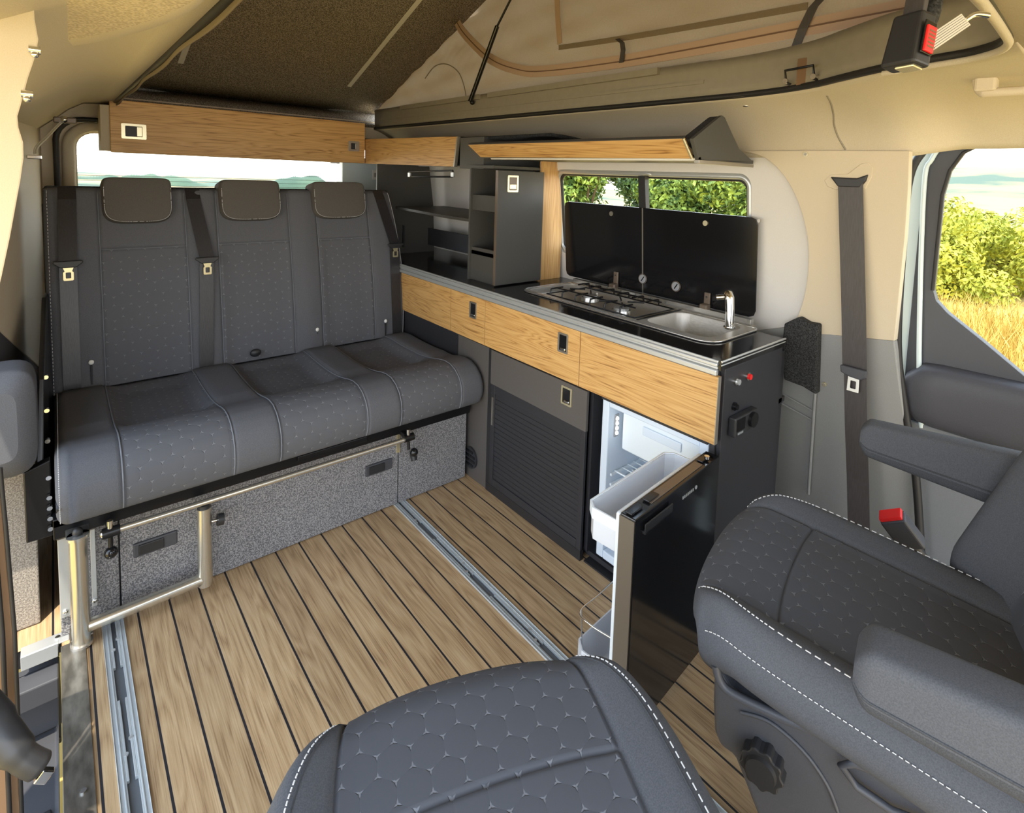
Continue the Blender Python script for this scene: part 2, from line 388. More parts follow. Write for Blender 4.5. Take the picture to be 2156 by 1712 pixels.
# ---- aluminium seat rails let into the floor
def rail(x0, x1, label):
    t = thing('floor_rail', label, 'rail', ((x0 + x1) / 2, 1.0, 0)); wd = x1 - x0; c = (x0 + x1) / 2
    b = MB()
    b.box(x0, x1, -.5, 3.2, -.012, -.007, 1)
    for sx in (-1, 1):
        xa = c + sx * wd / 2; xb = c + sx * wd * .20
        b.box(min(xa, xb), max(xa, xb), -.5, 3.2, -.006, .003)
        e_ = c + sx * wd * .47; b.box(min(xa, e_), max(xa, e_), -.5, 3.2, .002, .006)
        e2 = c + sx * wd * .30; b.box(e2 - .0015, e2 + .0015, -.5, 3.2, .002, .005)
        y = -.4 + (.05 if x0 > .5 else .0)
        while y < 1.95:
            b.box(min(xb, xb - sx * .005), max(xb, xb - sx * .005), y, y + .24, -.006, .003); y += .36
    b.build('rail_channel', ['rail_grey', 'rail_dark'], t, bevel=.0008)
    b = MB(); y = -.35
    while y < 1.95:
        b.cyl((c - wd * .12, y + .02, .0), (c - wd * .12, y + .02, .004), .005, seg=10); b.cyl((c + wd * .13, y + .06, .0), (c + wd * .13, y + .06, .004), .005, seg=10); y += .36
    b.build('rail_stop', 'alu', t, kind='stuff')
rail(.064, .114, 'aluminium floor rail running under the swivel table post at the left')
rail(.980, 1.030, 'aluminium floor rail nearer the kitchen unit, in the plank floor')

# ---- door sill, step well
t = thing('sill_strip', 'scuffed metal sill strip along the left edge of the plank floor', 'sill', (0, 1.2, 0))
MB().box(-.024, .028, -.3, 1.93, -.004, .006).build('strip', 'sill_metal', t, bevel=.001)
b = MB()
for y in (.35, 1.43): MB().cyl((.008, y, .006), (.008, y, .010), .006, seg=12).build('screw', 'chrome', t)
b = MB(); prof = [(-.03, 0), (-.034, -.22), (-.04, -.25), (-.42, -.25)]
b.grid(lambda u, v: (prof[0][0] if v == 0 else prof[round(v * 3)][0], lerp(-.3, 1.96, u), prof[round(v * 3)][1]), 8, 3, smooth=False)
b.box(-.42, -.028, 1.96, 1.99, -.25, -.06); b.box(-.42, -.03, 1.90, 1.97, -.12, -.06)
struct(b.build('trim_1', 'dark_plastic', bevel=.004), 'black plastic entrance step well below the floor on the left', 'step')
b = MB(); b.box(-.42, -.03, 1.93, 1.985, -.28, -.262); b.box(-.4, -.05, .4, 1.7, -.25, -.244)
struct(b.build('trim_2', 'black_plastic', bevel=.004), 'ribbed black tread in the entrance step', 'step')
t = thing('threshold_bracket', 'folded aluminium bracket at the rear end of the step well', 'bracket', (-.06, 1.98, 0))
b = MB(); b.box(-.105, -.028, 1.955, 1.995, 0.0, .004); b.box(-.105, -.028, 1.951, 1.955, -.035, .004); b.box(-.028, -.006, 1.951, 1.995, .0, .004)
b.build('angle', 'alu', t, bevel=.001)
MB().cyl((-.03, 1.975, .004), (-.03, 1.975, .008), .006, seg=12).build('screw', 'chrome', t)

# ---- right wall with the sliding window
def wx(z): return 1.83 - .13 * (z - .865)
hole = rrect(.945, 1.945, .985, 1.385, .045)
b = holed([(.60, -.06), (3.55, -.06), (3.55, 1.50), (.60, 1.50)][::-1], [hole], lambda y, z: (wx(z), y, z), (.035, 0, 0))
struct(b.build('wall_right', 'pale_trim'))
b = MB(); prs = rrect(.955, 1.935, .995, 1.375, .04)
b.tube([(wx(z) + .014, y, z) for y, z in prs], .011, 8, closed=True)
wf = struct(b.build('window_2', ['alu'])); wf['label'] = 'sliding side window above the kitchen'; wf['category'] = 'window'
b = MB(); b.box(-.012, .012, 1.385, 1.42, 0, .38, 0, Matrix.Translation((wx(1.18) + .012, 0, .99)) @ Matrix.Rotation(math.atan(-.13), 4, 'Y'))
b.tube([(wx(z) + .022, y, z) for y, z in rrect(.965, 1.925, 1.005, 1.365, .04)], .009, 8, closed=True)
b.build('window_frame', 'black_plastic', wf)
b = MB(); P = [(wx(z) + .02, y, z) for y, z in rrect(.96, 1.93, 1.0, 1.37, .04)]; b.prism(P, (.004, 0, 0)); b.build('pane', 'glass', wf)
b = MB(); b.tube([(wx(1.3) + .003, 1.372, 1.372), (wx(1.3) - .01, 1.40, 1.379), (wx(1.3) + .003, 1.43, 1.372)], .007); b.build('window_handle', 'alu', wf)

# ---- wall skin near the pillar: rounded pale panel over the pillar trim
def pil(u, v, d=.014):
    n = Vector((1, 0, .13)).normalized(); return atp(u, v, (wx(.865) - d, 0, .865), n)
curve = [(1560, 318), (1610, 332), (1652, 372), (1682, 430), (1700, 500), (1702, 560), (1694, 620), (1676, 672), (1648, 700)]
tr = [(1915, 318), (1912, 400), (1905, 500), (1893, 620), (1883, 718)]
top = [(1560, 318), (1620, 316), (1700, 317), (1800, 316), (1915, 318)]
P = [pil(*p) for p in spline([Vector((x, y, 0)) for x, y in curve], 4) for p in [(p[0], p[1])]]
Pr = [pil(*p) for p in tr]
low = pil(1883, 718); 
poly = P + [pil(1760, 706)] + Pr[::-1] + [pil(1750, 317)]
b = MB(); b.prism(poly, (.03, 0, 0))
struct(b.build('trim_3', 'beige_trim', bevel=.004), 'beige upper trim of the pillar beside the kitchen window', 'pillar')
poly2 = [pil(*p) for p in ((1560, 700), (1648, 690), (1672, 672), (1760, 706), (1883, 718), (1893, 800), (1915, 950), (1940, 1100), (1960, 1180))]
zb = 0.0
poly2 += [Vector((wx(0), poly2[-1].y, 0.0)), Vector((wx(0), .98, 0.0))]
b = MB(); b.prism(poly2, (.03, 0, 0))
struct(b.build('trim_4', 'grey_trim', bevel=.004), 'grey lower trim of the pillar beside the kitchen end panel', 'pillar')
b = MB(); b.tube([pil(1722, 700, .022), pil(1716, 830, .022), pil(1702, 1040, .022)], .005); b.tube([pil(1648, 830, .016), pil(1712, 866, .016)], .003); b.tube([pil(1646, 850, .016), pil(1712, 886, .016)], .003)
struct(b.build('trim_5', 'grey_trim'), 'raised seams on the grey pillar trim', 'pillar')
for u, v in ((1697, 325), (1736, 809)):
    p = pil(u, v, .014); b = MB(); b.cyl(p, p + Vector((-.004, 0, 0)), .0075); b.cyl(p + Vector((-.004, 0, 0)), p + Vector((-.006, 0, 0)), .004, mi=1)
    tag(b.build('screw_cap', ['cream_metal', 'alu_edge']), 'round metal screw cap near the top of the beige pillar trim' if v < 500 else 'round metal screw cap on the grey pillar trim left of the hanging belt', 'screw')

# ---- charcoal carpet patch behind the worktop end
cp = [(1650, 682), (1680, 668), (1700, 680), (1722, 684), (1720, 740), (1717, 832), (1690, 815), (1650, 800), (1644, 740)]
b = MB(); b.prism([pil(u, v, .045) for u, v in cp], (.04, 0, 0)); tag(b.build('carpet_pad', 'black_carpet', bevel=.006), 'black carpeted pad between the worktop end and the pillar trim', 'pad')

# ---- headliner: right strip, left strip, front, rear
OPEN = [(1.56, 3.48), (1.56, 2.0), (1.56, 1.05), (1.545, .80), (1.50, .65), (1.44, .55), (1.375, .44), (1.34, .34), (1.31, .26), (1.24, .205), (1.10, .19), (.70, .18), (.36, .20), (.24, .30), (.22, .5), (.22, 2.0), (.22, 3.48)]
def ox(y):                                               # inner edge of the right strip
    pr_ = [(3.6, 1.56), (1.05, 1.56), (.80, 1.545), (.65, 1.50), (.55, 1.44), (.44, 1.375), (.34, 1.34), (.26, 1.31), (.19, 1.24)]
    for (ya, xa), (yb, xb) in zip(pr_, pr_[1:]):
        if y >= yb: return lerp(xb, xa, min(1, (y - yb) / (ya - yb)))
    return 1.24
def hl(u, v):
    y = lerp(.19, 3.5, u ** 1.6); xi = ox(y)
    front = 1 - sstep(.36, .52, y)
    # profile from the opening edge to the top of the wall
    A = Vector((xi, y, 1.615)); B = Vector((lerp(1.67, 1.70, front), y, lerp(1.585, 1.60, front)))
    Cc = Vector((lerp(1.745, 1.80, front), y, lerp(1.52, 1.55, front))); D = Vector((lerp(1.757, 1.86, front), y, lerp(1.44, 1.47, front)))
    t = v; q = (A * (1 - t) ** 3 + B * 3 * t * (1 - t) ** 2 + Cc * 3 * t * t * (1 - t) + D * t ** 3)
    return q
b = MB(); b.grid(hl, 60, 14)
struct(b.build('ceiling', 'headliner', solid=.006), 'beige headliner strip above the kitchen side', 'ceiling')
b = MB()
b.grid(lambda u, v: (lerp(.22, -.32, v), lerp(.2, 3.5, u), 1.62 - .17 * sstep(.15, .62, v) * lerp(.5, 1.0, u)), 30, 10)  # headliner plus an added outward extension that keeps sun off the floor
struct(b.build('ceiling', 'headliner', solid=.006), 'beige headliner strip above the sliding door side, extended outward to block sun', 'ceiling')
# front roof skin (over the cab)
bm_out = [(-.10, -.60), (2.0, -.60), (2.0, .19)] + [(1.24, .205), (1.10, .19), (.70, .18), (.36, .20), (.24, .30), (.22, .32), (-.10, .32)]
b = MB()
def cabroof(u, v):
    x = lerp(-.1, 1.95, u); y0 = .20 - .0 * u; 
    y = lerp(y0, -.6, v); z = 1.615 + .02 * v - .12 * sstep(.82, 1, u)
    return (x, y, z)
b.grid(cabroof, 30, 8)
struct(b.build('ceiling', 'headliner', solid=.006), 'beige headliner over the cab', 'ceiling')
b = MB(); b.grid(lambda u, v: (lerp(1.24, 1.87, u), lerp(.19, .21, v), lerp(1.617, 1.49, u ** 3)), 8, 1); struct(b.build('ceiling', 'headliner', solid=.006), 'joint of the cab headliner', 'ceiling')
# padded roll of the headliner top left, close to the camera
def roll(u, v):
    a, c = Vector((-.09, 2.35, 1.66)), Vector((.22, 1.10, 1.615))
    return None
RL = spline([at(u, v, 2, 1.602) for u, v in ((60, 88), (83, 84), (150, 84), (230, 70), (320, 45), (400, 5), (425, -40))], 6)
def rollf(u, v):
    k = u * (len(RL) - 1); i = min(int(k), len(RL) - 2); p = RL[i].lerp(RL[i + 1], k - i)
    d = Vector((-.10, -1.0, .0)).normalized()
    return p + d * (v * 1.5) + Vector((0, 0, -.03 * math.sin(min(1, v * 10) * math.pi * .5)))
b = MB(); b.tube(RL, .004, 6); struct(b.build('trim_20', 'frame_paint'), 'dark joint line of the padded headliner edge', 'ceiling')
b = MB(); b.grid(rollf, 20, 16, matfn=lambda u, v: 0 if v < .11 else 1)
struct(b.build('ceiling', ['headliner', 'headliner_mesh'], solid=.008), 'padded beige headliner edge at the upper left', 'ceiling')
# seam bead and piping on the right headliner
b = MB(); sm = [onsurf(hl, *q) for q in ((1742, 200), (1750, 215), (1756, 240), (1758, 262), (1766, 288), (1781, 314))]
b.tube([p + Vector((-.002, 0, -.002)) for p in spline(sm, 5)], .0028); struct(b.build('trim_6', 'frame_paint'), 'sewn seam where two headliner panels meet', 'ceiling')

# ---- roof opening: painted steel band + black seal
PL = spline([Vector((x, y, 0)) for x, y in OPEN], 6)
b = MB()
def band(u, v):
    k = u * (len(PL) - 1); i = min(int(k), len(PL) - 2); p = PL[i].lerp(PL[i + 1], k - i)
    zz = lerp(1.622, 1.735, v); out_ = .0 if v > .85 else .0
    return (p.x, p.y, zz)
b.grid(band, 120, 4)
b.grid(lambda u, v: (lerp(1.56, 1.64, v), lerp(1.0, 3.48, u), 1.735), 20, 1)
b.box(1.555, 1.575, 1.02, 3.4, 1.668, 1.676); b.box(1.545, 1.565, 1.2, 2.2, 1.715, 1.735); b.box(1.545, 1.565, 2.28, 3.1, 1.715, 1.735)
struct(b.build('trim_19', 'frame_paint', solid=.006), 'painted steel frame around the roof opening', 'frame')
b = MB(); b.tube([p + Vector((0, 0, 1.619)) for p in PL], .0095, 8)
struct(b.build('trim_7', 'rubber'), 'black rubber seal around the roof opening', 'seal')
b = MB(); b.tube([p + Vector((0, 0, 1.606)) for p in spline([Vector((x, y, 0)) for x, y in OPEN[6:12]], 6)], .007, 8)
struct(b.build('trim_8', 'headliner'), 'padded beige piping round the front corner of the roof opening', 'seal')
# left edge: brown fabric band of the opening
b = MB(); b.grid(lambda u, v: (.222 + .012 * math.sin(u * 30) * .3 + .02 * v, lerp(.4, 3.48, u), lerp(1.60, 1.70, v)), 60, 3)
struct(b.build('trim_9', 'tent', solid=.004), 'brownish fabric band along the left roof opening edge', 'fabric')

# ---- raised roof: carpet lined shell, bellows
def rz_(y): return 1.725 + .384 * (3.64 - y)
b = MB(); b.grid(lambda u, v: (lerp(.14, 1.62, u), lerp(3.64, -.15, v), rz_(lerp(3.64, -.15, v)) ), 4, 20)
b.grid(lambda u, v: (lerp(.14, 1.62, u), lerp(3.48, 3.64, v), lerp(1.63, rz_(3.64), v)), 4, 1)
struct(b.build('ceiling', 'roof_carpet', solid=.02), 'brown carpet lined lifting roof sloping up from the rear', 'roof')
def fab(u, v):
    y = lerp(3.60, -.1, u); z0 = 1.735; z1 = rz_(y) + .012
    z = lerp(z0, max(z0 + .002, z1), v)
    wr = .006 * math.sin(y * 9 + z * 14) + .004 * math.sin(y * 23 - z * 31) + .003 * math.sin(z * 50 + y * 5)
    wr += .0025 * math.sin(y * 61 + math.sin(z * 19) * 3) * math.sin(z * 37 + y * 11)
    return (1.60 + .02 * v + wr * math.sin(min(1, v * 4) * 1.57), y, z)
b = MB(); b.grid(fab, 120, 40); struct(b.build('wall_right', 'tent', solid=.002), 'grey brown tent fabric on the kitchen side of the raised roof', 'tent')
b = MB(); b.grid(lambda u, v: (.16, lerp(3.60, -.1, u), lerp(1.66, max(1.665, rz_(lerp(3.6, -.1, u))), v)), 20, 10); struct(b.build('wall_left', 'tent', solid=.002), 'tent fabric on the door side of the raised roof', 'tent')
b = MB(); b.grid(lambda u, v: (lerp(.16, 1.62, u), -.1, lerp(1.66, rz_(-.1), v)), 10, 10); struct(b.build('wall_front', 'tent', solid=.002), 'tent fabric at the front of the raised roof', 'tent')
FX = 1.583
zp = spline([at(955, 30, 0, FX)] + [at(u, v, 0, FX) for u, v in ((975, 68), (1030, 122), (1085, 145), (1140, 150), (1290, 132), (1500, 95), (1880, 22), (2050, -10))], 8)
t = thing('window_zip', 'curved salmon coloured zip tape sewn on the tent fabric', 'zip', (FX, 1.5, 1.8))
b = MB(); b.strap(zp, (0, .0, .022), .003)
vs = []
b = MB()
def ribbon(P, w_, th=.003):
    bb = MB(); vs = []
    for i, p in enumerate(P):
        a = P[max(0, i - 1)]; c = P[min(len(P) - 1, i + 1)]; tt = (c - a).normalized(); nn = Vector((0, -tt.z, tt.y)) * w_
        vs += [p - nn, p + nn, p + nn + Vector((th, 0, 0)), p - nn + Vector((th, 0, 0))]
    n = len(P); fs = []
    for i in range(n - 1):
        for k in range(4): fs.append((4 * i + k, 4 * i + (k + 1) % 4, 4 * i + 4 + (k + 1) % 4, 4 * i + 4 + k))
    fs += [(3, 2, 1, 0), (4 * n - 4, 4 * n - 3, 4 * n - 2, 4 * n - 1)]
    bb.add(vs, fs); return bb
ribbon(zp, .024).build('zip_tape', 'zip_tape', t); ribbon([p + Vector((-.002, 0, 0)) for p in zp], .0022).build('zip_teeth', 'zip_line', t)
t = thing('flap_zip', 'short upright salmon zip tape left of the tent window flap', 'zip', (FX, 1.9, 1.9))
ribbon([at(1172, -5, 0, FX), at(1174, 40, 0, FX), at(1178, 92, 0, FX)], .014).build('zip_tape', 'zip_tape', t)
b = MB(); q = [at(u, v, 0, FX + .004) for u, v in ((1180, -30), (1176, 100), (1300, 82), (1500, 48), (1700, 12), (1800, -30))]
b = ribbon(spline([q[1], q[2], q[3], q[4]], 6), .010); tag(b.build('tent_window_hem', 'tent'), 'folded fabric hem of the closed tent window above the zip', 'hem')
b = MB(); b.strap([at(1300, 82, 0, FX - .004), at(1310, 90, 0, FX - .012), at(1312, 105, 0, FX - .012), at(1308, 132, 0, FX - .006)], (0, .011, 0), .002)
tag(b.build('toggle_strap', 'webbing_grey'), 'small dark strap hanging from the tent window flap', 'strap')
b = MB(); b.strap([at(1735, -10, 0, FX - .01), at(1712, 15, 0, FX - .01), at(1690, 60, 0, FX - .008), at(1676, 98, 0, FX - .002)], (0, .014, 0), .002)
tag(b.build('roof_tie_strap', 'webbing_grey'), 'dark webbing tie strap hanging across the zip near the front', 'strap')
b = MB(); arc = spline([at(u, v, 0, FX + .002) for u, v in ((895, 165), (915, 140), (940, 135), (965, 152), (978, 185), (982, 215))], 5); b.tube(arc, .003); tag(b.build('fabric_seam', 'frame_paint'), 'arched seam stitched in the lower rear corner of the tent', 'seam')
# gas strut
t = thing('gas_strut', 'black gas strut holding up the lifting roof', 'strut', (1.5, 2.28, 1.69))
p0 = at(990, 213, 0, 1.53); p1 = at(1047, 55, 0, 1.53); p2 = at(1076, -3, 0, 1.53); p3 = p1 + (p2 - p1) * 3.2
MB().cyl(p0, p1, .0105, seg=16).build('strut_tube', 'black_gloss', t); MB().cyl(p1, p3, .005, seg=12).build('strut_rod', 'black_metal', t)
MB().sphere(p0 + Vector((.012, 0, -.005)), .012).build('ball_end', 'black_metal', t)
# aluminium strips on the roof carpet
def on_roof(u, v, d=.012): return atp(u, v, (0, 3.64, 1.725 - d), (0, .384, 1))
for k, (a, c, lb) in enumerate((((735, 181), (900, -22), 'long pale strip across the roof carpet, right one of two'), ((380, 132), (408, 55), 'short pale strip across the roof carpet beside the left opening edge'))):
    A = on_roof(*a); B_ = on_roof(*c); dv = (B_ - A).normalized(); sdv = dv.cross(Vector((0, .384, 1))).normalized() * .012; nn = Vector((0, -.36, -.93)) * .006
    b = MB(); b.prism([A - sdv, A + sdv, B_ + sdv, B_ - sdv], nn); tag(b.build('ceiling_strip', 'led_strip', bevel=.002), lb, 'strip')

# ---- rear wall: tailgate window
YW = 3.5
hole = rrect(.085, 1.60, 1.06, 1.475, .07)
b = holed([(-.12, -.06), (2.0, -.06), (2.0, 1.66), (-.12, 1.66)][::-1], [hole], lambda x, z: (x, YW, z), (0, .03, 0))
struct(b.build('wall_rear', 'beige_trim'))
b = MB(); b.tube([(x, YW - .01, z) for x, z in rrect(.055, 1.63, 1.03, 1.505, .10)], .026, 10, closed=True)
wf = struct(b.build('window_1', 'headliner')); wf['label'] = 'tailgate window behind the bench'; wf['category'] = 'window'
b = MB(); b.tube([(x, YW - .05, z) for x, z in rrect(.012, 1.70, .9, 1.535, .10)], .012, 8, closed=True); b.build('window_seal', 'rubber', wf)
b = MB(); b.prism([(x, YW + .03, z) for x, z in rrect(.075, 1.61, 1.05, 1.48, .07)], (0, .004, 0)); b.build('pane', 'glass', wf)
b = MB()
for k in range(11): b.tube([(.08, YW + .027, 1.20 + k * .0235), (1.60, YW + .027, 1.20 + k * .0235)], .0014, 4)
b.build('heater_line', 'bronze', wf, kind='stuff')
b = MB(); b.box(1.31, 1.70, 3.38, YW - .02, .90, 1.42)
pn = struct(b.build('trim_10', 'white_paint', bevel=.004), 'pale grey panel beside the tailgate window', 'panel')
t = thing('light_switch', 'small white switch on the pale panel beside the tailgate window', 'switch', tuple(at(789, 368, 1, 3.375)))
p = at(789, 368, 1, 3.38); MB().box(p.x - .018, p.x + .018, 3.37, 3.38, p.z - .032, p.z + .032).build('plate', 'white_plastic', t, bevel=.003)
MB().box(p.x - .009, p.x + .009, 3.364, 3.372, p.z - .014, p.z + .012).build('rocker', 'alu_edge', t, bevel=.002)

# ---- left rear wall (between step and tailgate), C pillar face
b = MB(); b.add([(-.132, 2.12, .88), (-.040, 3.5, .30), (-.18, 3.5, .30), (-.18, 2.12, .88), (-.132, 2.12, 1.5), (-.040, 3.5, 1.5), (-.18, 3.5, 1.5), (-.18, 2.12, 1.5)], [(0, 1, 2, 3), (4, 5, 6, 7), (0, 1, 5, 4), (1, 2, 6, 5), (2, 3, 7, 6), (3, 0, 4, 7)])
struct(b.build('wall_left', 'beige_trim', bevel=.004))
b = MB(); b.add([(-.128, 2.11, 0), (-.043, 3.49, 0), (-.18, 3.49, 0), (-.18, 2.11, 0), (-.128, 2.11, .88), (-.043, 3.49, .30), (-.18, 3.49, .30), (-.18, 2.11, .88)], [(0, 1, 2, 3), (4, 5, 6, 7), (0, 1, 5, 4), (1, 2, 6, 5), (2, 3, 7, 6), (3, 0, 4, 7)])
struct(b.build('wall_left', 'dark_plastic', bevel=.004), 'dark lower wall trim behind the left end of the bench', 'wall')
b = MB(); b.prism([(-.062, 2.08, .83), (-.052, 2.09, .95), (-.045, 2.12, 1.20), (-.06, 2.14, 1.36), (-.08, 2.15, 1.49), (-.45, 2.1, 1.49), (-.45, 2.08, .83)], (0, .04, 0))
pass
b = MB(); b.prism([(-.14, 2.11, .0), (-.14, 2.11, 1.5), (-.45, 2.05, 1.5), (-.45, 2.05, .0)], (0, .05, 0)); struct(b.build('trim_12', 'dark_plastic', bevel=.006), 'dark door pillar left of the bench', 'pillar')
t = thing('bulkhead', 'grey carpeted upright panel left of the bench base', 'panel', (-.2, 2.08, 0))
MB().prism([(-.0665, 2.08, .0), (-.0625, 2.08, .52), (-.42, 2.08, .50), (-.42, 2.08, 0)], (0, .03, 0)).build('board', 'tan_carpet', t, bevel=.004)
t = thing('side_cushion', 'dark padded block above the grey carpeted side panel', 'cushion', (-.15, 2.08, .5))
def sc_(u, v):
    a = u * 2 * math.pi; c_, s_ = math.cos(a), math.sin(a); k = abs(c_) ** .35 * (1 if c_ > 0 else -1); k2 = abs(s_) ** .35 * (1 if s_ > 0 else -1)
    r_ = (1 - max(0, (abs(v * 2 - 1) - .7) / .3) ** 2.5 * .35)
    return (-.16 + .108 * k * r_, 2.04 + .08 * (v * 2 - 1), .645 + .145 * k2 * r_)
b = MB(); b.grid(sc_, 32, 10, closeu=True); b.add([sc_(i / 32, 0) for i in range(32)], [tuple(range(32))]); b.add([sc_(i / 32, 1) for i in range(32)], [tuple(range(32))])
b.build('pad', 'fabric', t)
# curtain clips and cord
t = thing('curtain_cord', 'chrome clip with a pale cord hanging at the rear of the headliner', 'cord', tuple(at(130, 255, 1, 3.2)))
a = at(135, 252, 1, 3.2); c = at(72, 325, 1, 2.9)
b = MB(); b.tube(spline([a, at(122, 262, 1, 3.18), at(95, 290, 1, 3.05), at(75, 310, 1, 2.95), c], 5), .003); b.tube([p + Vector((.006, 0, 0)) for p in spline([a, at(122, 262, 1, 3.18), at(95, 290, 1, 3.05), at(75, 310, 1, 2.95), c], 5)], .003); b.build('cord', 'led_strip', t)
MB().box(a.x - .035, a.x + .04, 3.19, 3.22, a.z - .015, a.z + .01).build('mount', 'bronze', t, bevel=.004); MB().sphere(a, .016).build('hook', 'chrome', t)
MB().box(c.x - .022, c.x + .022, c.y - .006, c.y + .006, c.z - .018, c.z - .002).build('buckle', 'chrome', t, bevel=.003)
for u, v, lb in ((73, 105, 'upper chrome magnet clasp on the left pillar'), (57, 198, 'lower chrome magnet clasp on the left pillar')):
    p = at(u, v, 1, 1.05); t = thing('clasp', lb, 'clasp', tuple(p)); MB().cyl(p + Vector((-.006, 0, 0)), p + Vector((.006, 0, 0)), .0055, seg=16).build('clasp_body', 'chrome', t, bevel=.001)
    MB().sphere(p + Vector((.0, -.004, -.007)), .0045).build('clasp_ball', 'chrome', t)
# near left pillar (B pillar behind the open sliding door)
Q = [(72, -60), (76, 40), (84, 84), (78, 118), (62, 165), (46, 225), (40, 245), (42, 268), (52, 300), (53, 332), (46, 380), (24, 500), (6, 585), (-60, 880), (-500, 880), (-500, -60)]
P = [at(u, v, 1, 1.05) for u, v in Q]
b = MB(); b.prism(P, (-.08, .06, 0)); struct(b.build('trim_13', 'beige_trim', bevel=.003, seg=2), 'pale pillar trim at the left edge of the view', 'pillar')
Q = [(-1, 985), (12, 1120), (30, 1335), (45, 1712), (52, 1900), (-400, 1900), (-400, 985)]
P = [at(u, v, 1, 1.45) for u, v in Q]; b = MB(); b.prism(P, (-.01, .03, 0)); struct(b.build('trim_14', 'tan_dark', bevel=.004), 'brown lower door pillar trim at the left edge', 'pillar')
b = MB(); b.tube([at(u, v, 1, 1.44) for u, v in ((0, 985), (13, 1120), (31, 1335), (46, 1712), (53, 1900))], .0035); b.tube([at(u - 26, v, 1, 1.44) for u, v in ((0, 985), (13, 1120), (31, 1335), (46, 1712), (53, 1900))], .004); struct(b.build('trim_15', 'rubber'), 'ribbed edge seal of the left door pillar', 'seal')
t = thing('pull_lever', 'black lever with a square metal tip in the lower left corner', 'lever', tuple(at(20, 1560, 1, 1.30)))
pp = [at(-60, 1470, 1, 1.36), at(0, 1535, 1, 1.32), at(45, 1592, 1, 1.29), at(88, 1615, 1, 1.28)]
MB().tube(spline(pp, 6), [.03] * 6 + [.026] * 6 + [.022] * 6 + [.018], 14).build('grip', 'black_plastic', t)
q = at(92, 1634, 1, 1.272); MB().box(-.010, .010, -.006, .006, -.010, .012, 0, Matrix.Translation(q) @ Matrix.Rotation(.7, 4, 'Y')).build('tip', 'chrome', t, bevel=.0015)

# ---- cab door on the right with its window
def cx_(y, z): return 1.90
outer = [(.475, -.05), (.475, 1.40), (.455, 1.48), (.40, 1.535), (.34, 1.55), (-.62, 1.55), (-.62, -.05)]
hole = [(.425, 1.06), (.424, 1.34), (.412, 1.41), (.385, 1.46), (.33, 1.494), (.24, 1.502), (-.55, 1.505), (-.55, .80), (.02, .80), (.18, .85), (.30, .94), (.385, 1.0), (.415, 1.03)]
b = holed(outer[::-1], [hole[::-1]], lambda y, z: (1.90, y, z), (.03, 0, 0))
dr = struct(b.build('door_1', 'dark_plastic')); dr['label'] = 'cab door with dark window surround and padded armrest'; dr['category'] = 'door'
b = MB(); b.tube([(1.897, y, z) for y, z in hole[:9]] , .005, 8); b.build('window_seal', 'rubber', dr)
b = MB(); b.prism([(1.885, .47, .10), (1.885, .47, .66), (1.885, -.6, .66), (1.885, -.6, .10)], (.015, 0, 0)); b.build('lower_panel', 'door_plastic', dr, bevel=.01)
def padf(u, v):
    a = v * 2 * math.pi; ca, sa = math.cos(a), math.sin(a)
    k = (abs(ca) ** .6) * (1 if ca > 0 else -1); k2 = (abs(sa) ** .6) * (1 if sa > 0 else -1)
    e_ = 1 - .5 * max(0, 1 - u / .06) ** 2
    return (1.885 - .0 + .035 * k * e_, lerp(.468, -.55, u), lerp(.755, .775, u) + .088 * k2 * e_ + .01 * k)
b = MB(); b.grid(lambda u, v: padf(u, v), 24, 24); b.add([padf(0, i / 24) for i in range(24)], [tuple(range(24))]); b.build('armrest_pad', 'pad_plastic', dr)
b = MB(); b.prism([(1.902, y, z) for y, z in hole], (.004, 0, 0)); b.build('pane', 'glass', dr)
# painted body edge and black seal between pillar and door
b = MB(); b.prism([(1.905, .468, -.05), (1.905, .468, 1.40), (1.905, .45, 1.48), (1.905, .39, 1.545), (1.905, .42, 1.57), (1.905, .50, 1.50), (1.905, .53, 1.40), (1.905, .53, -.05)], (.01, 0, 0)); struct(b.build('trim_16', 'white_paint'), 'white painted body edge beside the cab door', 'panel')
b = MB(); b.tube(spline([at(2200, 270, 0, 1.88), at(2060, 278, 0, 1.88), at(1990, 288, 0, 1.87), at(1945, 318, 0, 1.86), at(1915, 375, 0, 1.85), at(1902, 500, 0, 1.85), at(1890, 720, 0, 1.85), at(1905, 860, 0, 1.85), at(1928, 1000, 0, 1.85), at(1940, 1180, 0, 1.85)], 6), .011, 8)
struct(b.build('trim_17', 'rubber'), 'black rubber door seal along the pillar', 'seal')
b = MB(); b.tube(spline([at(2200, 284, 0, 1.89), at(2060, 290, 0, 1.89), at(1995, 300, 0, 1.89), at(1962, 335, 0, 1.89), at(1945, 400, 0, 1.89), at(1935, 740, 0, 1.89), at(1940, 900, 0, 1.89)], 6), .007, 8); struct(b.build('trim_18', 'white_paint'), 'white painted lip of the door aperture', 'panel')
# grab handle
t = thing('grab_handle', 'beige grab handle on the headliner above the cab door', 'handle', tuple(at(2080, 190, 2, 1.58)))
a = at(2078, 190, 2, 1.575); b = MB(); b.tube(spline([a + Vector((.0, .02, .03)), a + Vector((0, .01, -.002)), a + Vector((0, -.03, -.006)), a + Vector((.02, -.28, -.004))], 6), .010, 10); b.build('grip', 'beige_trim', t)
MB().box(a.x - .016, a.x + .016, a.y - .018, a.y + .022, a.z - .004, a.z + .045).build('mount', 'beige_trim', t, bevel=.006)
